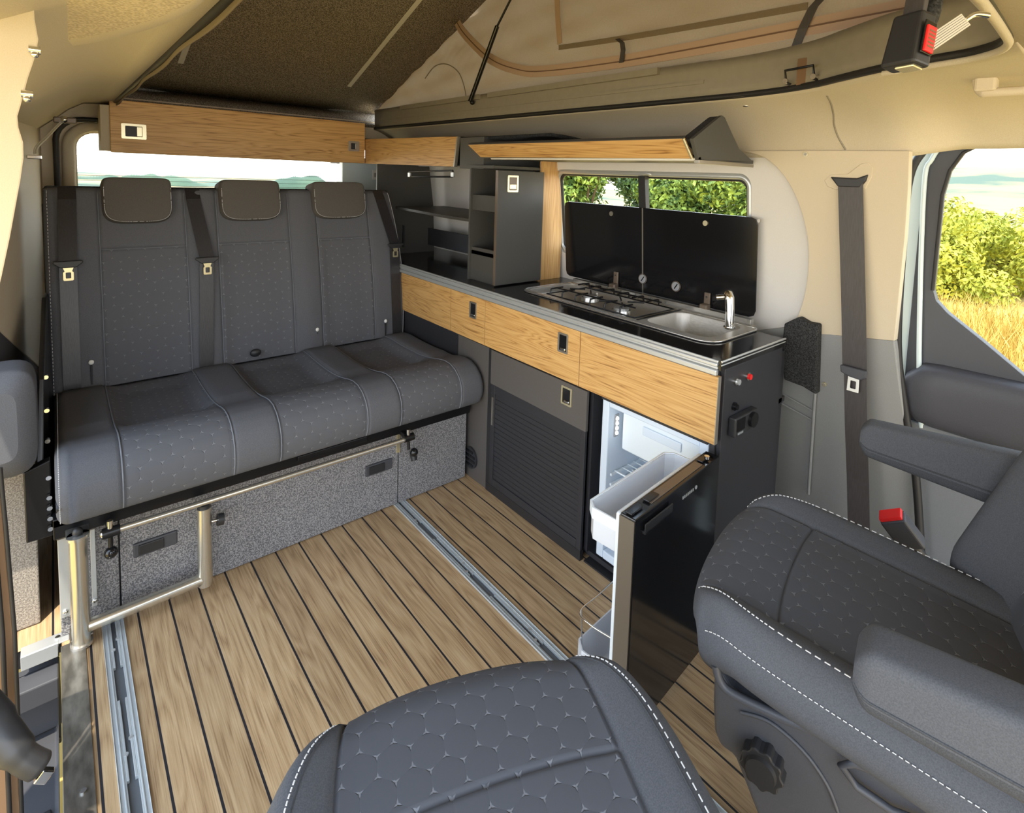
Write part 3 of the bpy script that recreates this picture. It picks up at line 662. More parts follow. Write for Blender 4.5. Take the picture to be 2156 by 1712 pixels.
# roof frame bracket and velcro tab
t = thing('roof_latch_bracket', 'small black bracket with two round bolts on the roof frame', 'bracket', tuple(at(1685, 165, 0, 1.5)))
A = at(1655, 172, 0, 1.49); B_ = at(1714, 162, 0, 1.47)
MB().tube([A, A + Vector((-.01, 0, .028)), B_ + Vector((-.01, 0, .028)), B_], .0035, 8).build('loop', 'black_metal', t)
for p in (A, B_): MB().cyl(p + Vector((.02, 0, 0)), p + Vector((-.008, 0, 0)), .0075, seg=16).build('bolt', 'chrome', t)
b = MB(); q = at(1688, 148, 0, 1.505); b.box(q.x, q.x + .004, q.y - .013, q.y + .013, q.z - .038, q.z + .032); tag(b.build('hook_tape', 'tan_dark'), 'brown hook tape patch behind the roof frame bracket', 'tape')
t = thing('snap_button', 'small metal snap on the headliner below the roof seal', 'button', tuple(at(1572, 223, 2, 1.6))); p = onsurf(hl, 1572, 223); MB().sphere(p, .008, sc=(1.4, 1.6, .5)).build('snap', 'chrome', t)
# front vertical closing wall behind view is open (windscreen)

# ================================================================ REAR BENCH
bench = thing('bench_seat', 'dark grey three place bench seat with quilted panels and three headrests', 'bench', (.65, 1.975, 0))
# base box
b = MB(); b.box(-.022, 1.316, 1.99, 2.62, .0, .30); b.build('base_box', 'unit_black', bench)
for x0, x1 in ((-.022, .109), (.113, .995), (.999, 1.318)):
    b = MB(); b.box(x0, x1, 1.972, 1.99, .004, .306); b.build('base_panel', 'box_carpet', bench, bevel=.0025)
for x0, x1 in ((.143, .252), (.858, .967)):
    lt = MB().box(x0, x1, 1.964, 1.975, .165, .208).build('latch', 'dark_plastic', bench, bevel=.003)
    MB().box(x0 + .012, x0 + .075, 1.960, 1.966, .171, .202).build('latch_lever', 'black_plastic', lt, bevel=.002)
b = MB(); b.box(-.03, 1.32, 1.95, 1.972, .306, .362); b.box(-.03, 1.32, 1.95, 2.6, .34, .364); b.box(.6, .85, 1.935, 1.952, .325, .345)
b.build('frame', 'black_metal', bench, bevel=.002)
# seat cushion: closed section swept across
INS = [(.118, .392), (.527, .820), (.952, 1.218)]
def seam_x(i, s, t):                                     # t: 0 back ... 1 front underside
    a = INS[i][s]; return a
SEC = [(2.66, .37), (2.66, .48), (2.58, .505), (2.50, .503), (2.42, .50), (2.34, .499), (2.26, .500), (2.20, .503), (2.15, .512), (2.10, .527), (2.05, .540), (2.00, .547), (1.955, .545), (1.915, .53), (1.885, .505), (1.868, .475), (1.862, .44), (1.866, .405), (1.876, .38), (1.90, .366), (1.96, .362), (2.05, .362), (2.3, .362), (2.6, .362)]
def sec(t):
    k = t * (len(SEC) - 1); i = min(int(k), len(SEC) - 2); f = k - i
    return lerp(SEC[i][0], SEC[i + 1][0], f), lerp(SEC[i][1], SEC[i + 1][1], f)
SX0, SX1 = -.022, 1.335
def xs_list(inner, x0, x1):
    xs = set([x0, x1]); 
    for k in range(9): t = (1 - math.cos(k / 8 * math.pi / 2)); xs.add(x0 + .03 * t); xs.add(x1 - .03 * t)
    n = 66
    for k in range(n + 1): xs.add(x0 + .03 + (x1 - x0 - .06) * k / n)
    for a, c in inner:
        for d in (-.012, -.006, -.003, 0, .003, .006, .012): xs.add(a + d); xs.add(c + d)
    return sorted(xs)
def din(x):                                              # signed distance into an inset
    best = -9
    for a, c in INS: best = max(best, min(x - a, c - x))
    return best
XS = xs_list(INS, SX0, SX1)
NT = len(SEC) - 1
def seat_pt(x, j, k=2):
    t = j / (NT * k); y, z = sec(t)
    tt = t * NT
    edge = min(x - SX0, SX1 - x); rr = .028
    sh = 0
    if edge < rr: sh = rr - math.sqrt(max(0, rr * rr - (rr - edge) ** 2))
    # shrink toward the section centre near the ends
    cy, cz = 2.22, .44
    if sh > 0: y += sh * (1 if y < cy else -1) * (.8 if abs(y - cy) > .25 else 0); z += sh * (1 if z < cz else -1) * .9
    d = din(x); top = sstep(1.0, 3.0, tt) * (1 - sstep(7.0, 9.5, tt)); frontm = sstep(8, 10, tt) * (1 - sstep(17, 19, tt))
    sit = sstep(-.02, .05, d)
    z += top * (.024 * (1 - sit) - .020 * sit)
    gr = math.exp(-(d / .006) ** 2)                      # sewn groove
    z -= .005 * gr * (top + frontm * .5) ; y += .005 * gr * frontm
    if d > .006:
        cr_ = math.exp(-((tt - 7.6) / .22) ** 2); z -= .006 * cr_     # cross seam
        cr2 = math.exp(-((tt - 2.9) / .22) ** 2); z -= .004 * cr2
    elif frontm > 0: y -= .004 * frontm
    return Vector((x, y, z))
K = 3
arc = [0]
for j in range(NT * K):
    y0, z0 = sec(j / (NT * K)); y1, z1 = sec((j + 1) / (NT * K)); arc.append(arc[-1] + math.hypot(y1 - y0, z1 - z0))
b = MB(); n = len(XS); V = [seat_pt(x, j, K) for j in range(NT * K + 1) for x in XS]
b.v = V
for j in range(NT * K):
    for i in range(n - 1):
        b.f.append([j * n + i, j * n + i + 1, (j + 1) * n + i + 1, (j + 1) * n + i]); b.sm.append(True)
        xm = (XS[i] + XS[i + 1]) / 2; b.m.append(1 if din(xm) > 0 and j < 20 * K else 0)
        b.uv[len(b.f) - 1] = [(XS[i], arc[j]), (XS[i + 1], arc[j]), (XS[i + 1], arc[j + 1]), (XS[i], arc[j + 1])]
for i in (0, n - 1): b.add([V[j * n + i] for j in range(NT * K + 1)], [tuple(range(NT * K + 1))])
seatc = b.build('seat_cushion', ['fabric', 'quilt'], bench)
b = MB()
for a, c in INS:
    for x in (a, c):
        P = [seat_pt(x, j, K) + Vector((0, -.0025 if j > 9 * K else 0, .003)) for j in range(2 * K, 19 * K)]
        b.tube(P, .0022, 6)
b.build('piping', 'piping', seatc, kind='stuff')
b = MB(); P = [seat_pt(SX0 + .012, j, K) for j in range(2 * K, 19 * K)]
P = [p + Vector((-.004, -.002, .002)) for p in P]
for i in range(0, len(P) - 1):
    for f in (0, .5): q = P[i].lerp(P[i + 1], f); q2 = P[i].lerp(P[i + 1], f + .32); b.tube([q, q2], .0009, 5)
b.build('stitching', 'stitch', seatc, kind='stuff')
# backrest
BA, BB = Vector((0, 2.60, .50)), Vector((0, 2.74, 1.245)); BD = (BB - BA); BL_ = BD.length; BD.normalize(); BN = Vector((0, -BD.z, BD.y))
BINS = [(.122, .398), (.512, .800), (.926, 1.180)]
def bin_(x):
    best = -9
    for a, c in BINS: best = max(best, min(x - a, c - x))
    return best
def bx1(s): return 1.312 + .045 * math.sin(min(1, max(0, (BL_ - s) / BL_)) ** .9 * math.pi * .75)
BX0 = -.033
def back_pt(x, s, off=0.0):
    hh = (1 - sstep(.50, .53, s))                        # quilted zone height
    d = bin_(x); th = .0
    gr = math.exp(-(d / .006) ** 2); th -= .006 * gr
    if d > 0: th -= .010 * sstep(0, .05, d) * (hh * .6 + .4); 
    if d > 0: th -= .006 * math.exp(-((s - .515) / .006) ** 2)
    th += .012 * math.exp(-(min(abs(x - .455), abs(x - .863)) / .05) ** 2)
    for e_ in (x - BX0, (1.315 - x)):
        if e_ < .035: th -= .035 - math.sqrt(max(0, .035 ** 2 - (.035 - e_) ** 2))
    if s > BL_ - .03: th -= .03 - math.sqrt(max(0, .03 ** 2 - (s - BL_ + .03) ** 2))
    th += .018 * math.sin(min(1, max(0, s / BL_)) * math.pi)
    xx = lerp(x, x * (bx1(s) / 1.315), sstep(1.15, 1.315, x))
    return Vector((xx, BA.y, BA.z)) + BD * s + BN * (th + off)
BXS = xs_list(BINS, BX0, 1.315); NS = 60
SS = sorted(set([BL_ * k / NS for k in range(NS + 1)] + [.505, .51, .515, .52, .525] + [BL_ - .03 * (1 - math.cos(k * math.pi / 12)) for k in range(7)]))
b = MB(); n = len(BXS); b.v = [back_pt(x, s) for s in SS for x in BXS]
for j in range(len(SS) - 1):
    for i in range(n - 1):
        b.f.append([j * n + i, j * n + i + 1, (j + 1) * n + i + 1, (j + 1) * n + i]); b.sm.append(True)
        xm = (BXS[i] + BXS[i + 1]) / 2; b.m.append(1 if bin_(xm) > 0 and SS[j] < .513 else 0)
        b.uv[len(b.f) - 1] = [(BXS[i], SS[j]), (BXS[i + 1], SS[j]), (BXS[i + 1], SS[j + 1]), (BXS[i], SS[j + 1])]
# sides and rear
nv = len(SS)
def backside(p): return p - BN * .11 - Vector((0, 0, .0))
o0 = len(b.v)
L_ = [b.v[j * n] for j in range(nv)]; R_ = [b.v[j * n + n - 1] for j in range(nv)]
b.add(L_ + [q - BN * .09 for q in L_], [(j, j + 1, nv + j + 1, nv + j) for j in range(nv - 1)])
b.add(R_ + [q - BN * .09 for q in R_], [(j, nv + j, nv + j + 1, j + 1) for j in range(nv - 1)])
T_ = [b.v[(nv - 1) * n + i] for i in range(n)]
b.add(T_ + [q - BN * .09 for q in T_], [(i, i + 1, n + i + 1, n + i) for i in range(n - 1)])
backr = b.build('backrest', ['fabric', 'quilt'], bench)
b = MB(); M_ = Matrix(((1, 0, 0, 0), (0, -BN.y, BD.y, 2.60), (0, -BN.z, BD.z, .50), (0, 0, 0, 1)))
b.box(-.036, 1.345, .05, .10, -.06, BL_ - .05, 0, M_); b.box(-.03, 1.315, .03, .09, BL_ - .045, BL_ + .008, 0, M_)
b.build('back_shell', 'black_carpet', bench, bevel=.01)
b = MB()
for a, c in BINS:
    for x in (a, c): b.tube([back_pt(x, s, .003) for s in SS if s < BL_ - .02], .0018, 6)
    b.tube([back_pt(x, .515, .004) for x in BXS if a <= x <= c], .0015, 6)
b.build('piping', 'piping', backr, kind='stuff')
b = MB(); P = [back_pt(BX0 + .011, s, .002) for s in SS if s < BL_ - .01]
for i in range(len(P) - 1): b.tube([P[i], P[i].lerp(P[i + 1], .6)], .0009, 5)
P = [back_pt(1.315 - .012, s, .002) for s in SS if s < BL_ - .01]; b.tube(P, .0013, 5)
b.build('stitching', 'stitch', backr, kind='stuff')
# headrests
for x0, x1 in ((.132, .355), (.522, .765), (.905, 1.163)):
    hc = (x0 + x1) / 2; hw = (x1 - x0) / 2
    zt, zb_ = 1.278, 1.105
    def hp(u, v, x0=x0, x1=x1, hc=hc, hw=hw):
        # u around outline, v 0 front centre .. 1 back
        a = u * 2 * math.pi; c_, s_ = math.cos(a), math.sin(a)
        ex = .5 if s_ < 0 else .22
        X = abs(c_) ** ex * (1 if c_ > 0 else -1); Z = abs(s_) ** ex * (1 if s_ > 0 else -1)
        if v < .5: k = (v / .5) ** .7; th = .048 - .006 * k ** 3
        elif v < .8: q = (v - .5) / .3; k = 1 + .06 * math.sin(q * 1.57); th = .042 - .03 * q
        else: q = (v - .8) / .2; k = 1.06; th = .012 - .075 * q
        c0 = Vector((hc, BA.y, BA.z)) + BD * (BL_ - .055)
        return c0 + Vector((X * hw * k / 1.06, 0, 0)) + BD * (Z * .086 * k) + BN * th
    b = MB(); b.grid(hp, 64, 24, closeu=True)
    h = b.build('headrest', 'fabric_head', bench)
    b = MB()
    pts = [hp(u / 160, .505) + BN * .002 for u in range(78, 163)]
    for i in range(len(pts) - 1): b.tube([pts[i], pts[i].lerp(pts[i + 1], .7)], .0010, 5)
    b.build('stitching', 'stitch', h, kind='stuff')
# seat belts
def belt(x0, x1, x2, zt, zm, twist, lab):
    g = MB(); w2 = .026
    A = back_pt(x0, BL_ - .004, .008); A2 = back_pt(x0, BL_ - .05, .008); T = back_pt(x1, (zm - .5) / BD.z, .022)
    g.strap([A - BN * .05, A, A2, A2.lerp(T, .5), T], (w2, 0, 0), .0022)
    T2 = T - Vector((0, 0, .03)); E = back_pt(x2, .03, .008); E2 = back_pt(x2, -.04, .004)
    g.strap([T2 - Vector((0, -.004, -.03)), T2.lerp(E, .3), T2.lerp(E, .7), E, E2], (w2 * .95, 0, 0), .0022)
    o = g.build('seat_belt', 'webbing', bench)
    p = T + Vector((0, -.006, -.012))
    MB().prism([(p.x - .040, p.y, p.z + .012), (p.x - .042, p.y, p.z + .004), (p.x - .022, p.y, p.z - .013), (p.x + .022, p.y, p.z - .013), (p.x + .042, p.y, p.z + .004), (p.x + .040, p.y, p.z + .012)], (0, -.012, 0)).build('tongue_grip', 'black_plastic', o, bevel=.003)
    q = p + Vector((0, -.007, -.012)); bb = holed([(-.015, 0), (-.010, -.014), (-.0145, -.018), (-.0145, -.045), (-.012, -.048), (.012, -.048), (.0145, -.045), (.0145, -.018), (.010, -.014), (.015, 0)], [rrect(-.0075, .0075, -.040, -.018, .002, 2)], lambda x, z: (q.x + x, q.y - .0015, q.z + z), (0, .003, 0))
    bb.build('tongue', 'cream_metal', o)
belt(.034, .029, .028, 1.24, .972, 0, '')
belt(.428, .460, .444, 1.24, .955, 0, '')
belt(1.248, 1.272, 1.270, 1.24, .968, 0, '')
# belt guides: small white studs with slots, and the dark anchor on the middle place
for u, v in ((192, 763), (668, 694), (812, 676)):
    p = atp(u, v, BA + BN * .014, BN); k = MB().sphere(p, .0085, sc=(1, .6, 1.1)).build('belt_stud', 'white_plastic', bench)
    MB().box(p.x - .003, p.x + .003, p.y - .003, p.y + .01, p.z - .085, p.z - .012).build('slot', 'black_plastic', k, bevel=.001)
p = atp(538, 743, BA + BN * .012, BN); b = MB(); b.sphere(p, .022, sc=(1, .5, .8)); b.build('anchor', 'black_plastic', bench)
# side hinge plates
b = MB(); b.prism([(-.072, 2.0, .30), (-.076, 2.0, .46), (-.060, 2.02, .50), (-.050, 2.1, .72), (-.045, 2.6, .86), (-.035, 2.7, .86), (-.032, 2.7, .45), (-.032, 2.05, .30)], (.012, 0, 0))
b.prism([(-.085, 1.99, .30), (-.085, 1.99, .50), (-.030, 1.99, .52), (-.030, 1.99, .30)], (0, .03, 0)); b.build('side_plate', 'black_metal', bench, bevel=.003)
b = MB()
for z in (.33, .36, .39, .42, .47, .55, .62, .70): b.cyl((-.035, 1.985 + max(0, z - .45) * .8, z), (-.035, 1.972 + max(0, z - .45) * .8, z), .006, seg=12)
b.build('bolt', 'chrome', bench, kind='stuff')
b = MB(); b.box(1.316, 1.334, 1.93, 2.1, .40, .47); b.build('side_plate', 'black_metal', bench, bevel=.003)
MB().cyl((1.334, 1.95, .44), (1.342, 1.95, .44), .006, seg=12).build('bolt', 'chrome', bench)

# ================================================================ SWIVEL TABLE FRAME
tf = thing('table_frame', 'stainless steel swivel table frame in front of the carpeted bench base', 'table frame', (.02, 1.91, 0))
MB().cyl((.0195, 1.905, .012), (.0195, 1.905, .318), .0205, seg=28).build('post', 'steel_tube', tf)
MB().cyl((.0195, 1.905, .004), (.0195, 1.905, .012), .025, seg=28).build('collar', 'steel', tf); MB().cyl((.0195, 1.905, .318), (.0195, 1.905, .326), .024, seg=28).build('collar', 'steel', tf)
MB().sphere((.0195, 1.905, .334), .012, sc=(1, 1, 1.2)).build('top_cap', 'black_plastic', tf)
MB().cyl((.315, 1.905, .035), (.315, 1.905, .288), .0195, seg=28).build('post', 'steel_tube', tf)
MB().cyl((.315, 1.905, .288), (.315, 1.905, .298), .015, seg=20).build('socket', 'black_plastic', tf)
MB().tube([(.035, 1.905, .052), (.16, 1.905, .053), (.305, 1.905, .056)], .0175, 16).build('lower_bar', 'steel_tube', tf)
for x0, x1 in ((-.0225, .000), (.046, .0575)):
    pl = MB().box(x0, x1, 1.962, 1.968, .065, .335).build('wall_plate', 'alu', tf, bevel=.001)
    for z in (.082, .322): MB().sphere(((x0 + x1) / 2, 1.960, z), .0065, sc=(1, .6, 1)).build('screw', 'chrome', pl)
MB().box(-.005, .045, 1.905, 1.966, .020, .026).build('mount_bracket', 'sill_metal', tf, bevel=.002)
b = MB(); b.box(-.005, .045, 1.905, 1.966, .318, .326); b.box(-.024, .06, 1.955, 1.963, .30, .355); b.build('mount_bracket', 'sill_metal', tf, bevel=.002)
kn = MB().cyl((.333, 1.905, .235), (.350, 1.905, .233), .0045, seg=12).build('clamp_screw', 'chrome', tf)
MB().cyl((.350, 1.905, .233), (.366, 1.905, .231), .018, seg=16).build('clamp_knob', 'black_plastic', tf, bevel=.003)
lr = thing('lifting_rail', 'long thin steel rail held by ball knob clamps below the bench seat', 'rail', (.55, 1.90, .3))
MB().tube([(.105, 1.90, .308), (1.012, 1.90, .304)], .0092, 16).build('rail', 'steel_tube', lr)
for x, zb2 in ((.088, .251), (1.0, .244)):
    c = MB().cyl((x - .018, 1.90, .3075), (x + .022, 1.90, .3075), .0145, seg=20).build('clamp', 'black_metal', lr, bevel=.002)
    MB().box(x - .008, x + .008, 1.895, 1.975, .30, .318).build('arm', 'black_metal', c, bevel=.002)
    MB().cyl((x, 1.90, .318), (x, 1.90, .342), .0075, seg=14).build('pin', 'chrome' , c)
    MB().cyl((x, 1.90, .30), (x, 1.895, .262), .006, seg=12).build('stem', 'black_metal', c)
    MB().sphere((x + (.0 if x < .5 else .022), 1.893, zb2), .0165, 20).build('ball_knob', 'black_gloss', c)
MB().sphere((.070, 1.90, .308), .010, sc=(.6, 1, 1)).build('end_cap', 'chrome', lr)
MB().box(.985, 1.0, 1.965, 1.972, .222, .325).build('strike_plate', 'cream_metal', lr, bevel=.001)
MB().cyl((1.028, 1.91, .232), (1.028, 1.90, .205), .014, .012, seg=6).build('knob', 'black_plastic', lr)

# ================================================================ KITCHEN UNIT
WZ = .862; XF = 1.345
kit = thing('kitchen_unit', 'long dark kitchen base unit with oak drawer fronts along the right wall', 'cabinet', (1.5, 1.8, 0))
b = MB()
b.box(1.36, 1.72, .786, .80, .03, WZ - .03); b.box(1.36, 1.80, 1.255, 1.272, .03, .62)
b.box(1.36, 1.80, 1.80, 1.815, .03, .62); b.box(1.39, 1.82, .80, 3.3, .62, .636); b.box(1.40, 1.42, 1.272, 3.3, .0, .045); b.box(1.37, 1.80, .80, 3.3, .012, .03)
b.box(1.352, 1.40, 1.80, 3.3, .03, .62); b.box(1.36, 1.40, .80, 3.3, .636, WZ - .035); b.box(1.75, 1.80, .80, 3.3, .03, .8)
b.build('carcass', 'unit_black', kit)
MB().box(1.368, 1.715, .771, .786, .0, WZ - .028).build('end_panel', 'unit_black', kit, bevel=.002)
MB().box(1.338, 1.348, 1.84, 2.084, .0, .62).build('side_panel', 'board_front', kit, bevel=.001)
MB().box(1.348, 1.358, 2.087, 2.62, .0, .66).build('side_panel', 'unit_black', kit, bevel=.001)
b = MB(); b.box(1.335, 1.352, 1.265, 1.84, .0, .036); b.box(1.336, 1.350, 1.80, 1.842, .03, .62); b.build('plinth', 'black_plastic', kit)
b = MB(); b.box(1.40, 1.46, .80, 1.255, .0, .012); b.box(1.345, 1.75, .80, 1.255, .0, .006); b.build('base_board', 'black_plastic', kit)
# oak fronts
for k, (y0, y1, hy) in enumerate(((.772, 1.306, None), (1.310, 1.876, 1.393), (1.880, 2.148, 1.965), (2.152, 2.64, None))):
    zb_, zt_ = .624, .818
    d = MB().box(XF - .010, XF + .004, y0, y1, zb_, zt_).build('drawer_front', 'oak_y', kit, bevel=.0008)
    MB().box(XF - .0102, XF + .0042, y0 - .0015, y0 + .0005, zb_, zt_).build('edge_strip', 'alu_edge' if k == 0 else 'oak_z', d)
def pushlatch(parent, y, z, nx, mat1='chrome', w=.030, h=.036):
    """push button latch set in a front facing -x"""
    l_ = MB(); b2 = holed([(p[0], p[1]) for p in rrect(-w, w, -h, h, .004, 3)], [rrect(-w + .007, w - .007, -h + .007, h - .007, .002, 2)], lambda a, c: (nx, y + a, z + c), (-.003, 0, 0))
    o = b2.build('latch', mat1, parent, bevel=.0006)
    MB().box(nx - .001, nx + .002, y - w + .006, y + w - .006, z - h + .006, z + h - .006).build('latch_recess', 'black_gloss', o)
    MB().box(nx - .006, nx, y - w + .010, y + w - .016, z - h + .009, z - h + .019).build('latch_button', 'chrome', o, bevel=.003)
    return o
kids = [c for c in bpy.data.objects if c.parent == kit and c.name.startswith('drawer_front')]
pushlatch(kids[2], 1.967, .758, XF - .010, 'alu_edge', .026, .036)
pushlatch(kids[1], 1.393, .757, XF - .010, 'alu_edge', .026, .036)
# lower flap (dark) and tambour shutter
fl = MB().box(XF - .012, XF, 1.262, 1.822, .475, .619).build('flap_door', 'board_front', kit, bevel=.0008)
pushlatch(fl, 1.362, .571, XF - .012, 'cream_metal', .027, .034)
sh = MB(); 
for k in range(18): sh.box(XF - .006 - .0, XF + .004, 1.285, 1.795, .068 + k * .0205, .068 + k * .0205 + .0185)
sh.box(XF - .004, XF + .004, 1.285, 1.795, .066, .475); shut = sh.build('shutter_door', 'unit_black', kit, bevel=.0015, kind=None)
fr = MB(); fr.box(XF - .010, XF + .002, 1.265, 1.287, .036, .475); fr.box(XF - .010, XF + .002, 1.793, 1.818, .036, .475); fr.box(XF - .010, XF + .002, 1.287, 1.793, .436, .475); fr.box(XF - .010, XF + .002, 1.287, 1.793, .036, .068); fr.build('shutter_frame', 'unit_black', kit, bevel=.002)
MB().box(XF - .014, XF + .0, 1.800, 1.808, .30, .42).build('trim_strip', 'alu_edge', kit)
# vent
v_ = MB(); v_.cyl((XF - .008, 1.955, .095), (XF - .016, 1.955, .095), .048, seg=32); vv = v_.build('vent', 'unit_black', kit, bevel=.003)
b = MB()
for k in range(4): z = .065 + k * .02; hw = math.sqrt(.038 ** 2 - (z - .095) ** 2); b.box(XF - .0185, XF - .0155, 1.955 - hw, 1.955 + hw, z - .005, z + .005)
b.build('vent_slot', 'black_gloss', vv)
# end panel fittings
for x, z, m1, r_ in ((1.494, .787, 'red', .012), (1.429, .786, 'chrome', .012), (1.427, .713, 'black_gloss', .012)):
    k = MB().cyl((x, .771, z), (x, .765, z), r_, seg=24).build('push_switch', m1 if m1 != 'red' else 'chrome', kit, bevel=.001)
    MB().cyl((x, .765, z), (x, .758, z), r_ * .68, seg=24).build('push_button', m1 if m1 != 'chrome' else 'alu', k, bevel=.001)
cp_ = MB().box(1.402, 1.532, .748, .771, .632, .688).build('control_panel', 'black_plastic', kit, bevel=.004)
MB().cyl((1.495, .748, .664), (1.495, .738, .664), .022, seg=28).build('dial', 'black_gloss', cp_, bevel=.002)
b = MB(); b.box(1.412, 1.455, .7465, .749, .648, .682); b.build('display', 'black_gloss', cp_)
b = MB()
for k in range(5): b.box(1.418 + k * .006, 1.422 + k * .006, .7462, .748, .638, .6435)
b.build('lettering', 'alu', cp_, kind='stuff')
# worktop with sink hole
SKX0, SKX1, SKY0, SKY1 = 1.452, 1.765, .865, 1.80
out_ = [(1.336, .767), (1.715, .767), (1.722, .88), (1.812, .93), (1.826, 1.2), (1.826, 3.3), (1.336, 3.3)]
b = holed(out_, [rrect(SKX0 + .012, SKX1 - .012, SKY0 + .012, SKY1 - .012, .05)], lambda x, y: (x, y, WZ), (0, 0, -.026))
wt = b.build('worktop', 'counter', bevel=.002); tag(wt, 'glossy black speckled worktop running along the kitchen side', 'worktop')
b = MB()
for z0, z1, d in ((.856, .864, .003), (.846, .857, .009), (.838, .846, .003), (.822, .838, .011)): b.box(1.336 - d, 1.340, .775, 2.68, z0, z1)
tag(b.build('worktop_edge_rail', 'alu', bevel=.003), 'ribbed aluminium profile along the front edge of the worktop', 'rail')
b = MB(); b.tube([(1.337, .766, .862), (1.717, .766, .862)], .003); b.tube([(1.337, .766, .852), (1.717, .766, .852)], .002); tag(b.build('worktop_end_trim', 'alu'), 'thin bright edging on the near end of the worktop', 'trim')
# hob and sink
hs = thing('hob_sink', 'stainless steel hob and sink unit set in the black worktop', 'hob', (1.6, 1.33, WZ))
def bowl(x0, x1, y0, y1, r, dep, flare=.02):
    top = rrect(x0, x1, y0, y1, r, 8); bb = MB(); n = len(top); cx, cy = (x0 + x1) / 2, (y0 + y1) / 2
    lv = [(0, 1.0), (-.006, .985), (-dep * .6, .93), (-dep * .88, .90), (-dep, .80), (-dep, .02)]
    vs = []
    for dz, k in lv:
        for x, y in top:
            sx = (x1 - x0) / 2; sy = (y1 - y0) / 2; ins = (1 - k) * min(sx, sy)
            vs.append((cx + (x - cx) * (sx - ins) / sx, cy + (y - cy) * (sy - ins) / sy, WZ + .004 + dz))
    fs = [(j * n + i, j * n + (i + 1) % n, (j + 1) * n + (i + 1) % n, (j + 1) * n + i) for j in range(len(lv) - 1) for i in range(n)] + [tuple(range((len(lv) - 1) * n, len(lv) * n))]
    bb.add(vs, fs, 0, True); return bb
holes = [rrect(1.490, 1.715, .905, 1.165, .045, 8), rrect(1.480, 1.735, 1.185, 1.775, .03, 8)]
b = holed(rrect(SKX0, SKX1, SKY0, SKY1, .06, 8), holes, lambda x, y: (x, y, WZ + .002), (0, 0, .004)); b.build('rim_plate', 'steel_brushed', hs, bevel=.0015)
b = MB(); b.tube([(x, y, WZ + .004) for x, y in rrect(SKX0 + .001, SKX1 - .001, SKY0 + .001, SKY1 - .001, .06, 8)], .0035, 8, closed=True); b.build('rim', 'steel', hs)
bowl(1.490, 1.715, .905, 1.165, .045, .11).build('basin', 'steel_brushed', hs)
bowl(1.480, 1.735, 1.185, 1.775, .03, .022).build('hob_pan', 'steel_brushed', hs)
b = MB(); b.tube([(1.735, .88, WZ + .006), (1.735, 1.79, WZ + .006)], .004); b.box(1.742, 1.764, .90, 1.77, WZ + .002, WZ + .028); b.build('upstand', 'steel', hs, bevel=.003)
b = MB(); b.box(1.476, 1.74, 1.172, 1.180, WZ + .004, WZ + .009); b.build('divider', 'black_gloss', hs)
for x, y in ((1.625, 1.545), (1.565, 1.325)):
    k = MB().cyl((x, y, WZ - .016), (x, y, WZ + .0), .040, .036, seg=28).build('burner', 'steel', hs)
    MB().cyl((x, y, WZ), (x, y, WZ + .008), .028, seg=28).build('burner_cap', 'white_plastic' if False else 'alu', k, bevel=.002)
    MB().cyl((x + .04, y, WZ - .01), (x + .04, y, WZ + .012), .003, seg=8).build('spark_pin', 'white_plastic', k)
b = MB(); zt = WZ + .030; zl = WZ - .006
gx0, gx1, gy0, gy1 = 1.492, 1.722, 1.20, 1.665
b.tube([(gx0, gy0, zl + .012), (gx0, gy1, zl + .012), (gx1, gy1, zl + .012), (gx1, gy0, zl + .012)], .0028, 8, closed=True)
for y in (1.27, 1.345, 1.42, 1.50, 1.575, 1.645):
    b.tube(spline([Vector((gx0, y, zl + .012)), Vector((gx0 + .003, y, zt - .004)), Vector((gx0 + .012, y, zt)), Vector((gx0 + .07, y, zt))], 3) , .0032, 8)
    b.tube(spline([Vector((gx1, y, zl + .012)), Vector((gx1 - .003, y, zt - .004)), Vector((gx1 - .012, y, zt)), Vector((gx1 - .07, y, zt))], 3), .0032, 8)
for x in (1.53, 1.685): b.tube([(x, gy0 + .03, zt), (x, gy1 - .02, zt)], .0032, 8)
for cx, cy in ((1.625, 1.545), (1.565, 1.325)):
    for k in range(4):
        a = k * math.pi / 2 + .785; b.tube([(cx + .022 * math.cos(a), cy + .022 * math.sin(a), zt), (cx + .085 * math.cos(a), cy + .085 * math.sin(a), zt)], .0032, 8)
b.build('pan_support', 'black_metal', hs)
tp = MB(); tp.cyl((1.666, .935, WZ + .004), (1.666, .935, WZ + .008), .020, seg=24); tp.tube([(1.666, .935, WZ), (1.668, .938, WZ + .06), (1.672, .945, WZ + .105), (1.674, .952, WZ + .120), (1.674, .956, WZ + .126)], [.015, .0152, .0165, .015, .009], 20); tap = tp.build('tap', 'chrome', hs)
MB().cyl((1.655, .955, WZ + .108), (1.640, .975, WZ + .104), .010, seg=16).build('spout', 'chrome', tap)
b = MB(); bow = [Vector((1.56, .925, WZ - .106)), Vector((1.62, .93, WZ - .106)), Vector((1.62, 1.02, WZ - .106))]
b.prism([(1.56, .94, WZ - .104), (1.60, .95, WZ - .104), (1.64, .93, WZ - .104), (1.66, .96, WZ - .104), (1.60, 1.0, WZ - .104), (1.55, .98, WZ - .104)], (0, 0, .004)); b.build('plug_leaflet', 'clear_grey', hs, bevel=.001)
b = MB(); b.box(1.458, 1.468, 1.50, 1.545, WZ + .006, WZ + .0075); b.build('badge', 'alu', hs)
# small dish at the far end of the hob unit
bowl(1.49, 1.73, 1.695, 1.775, .03, .018)
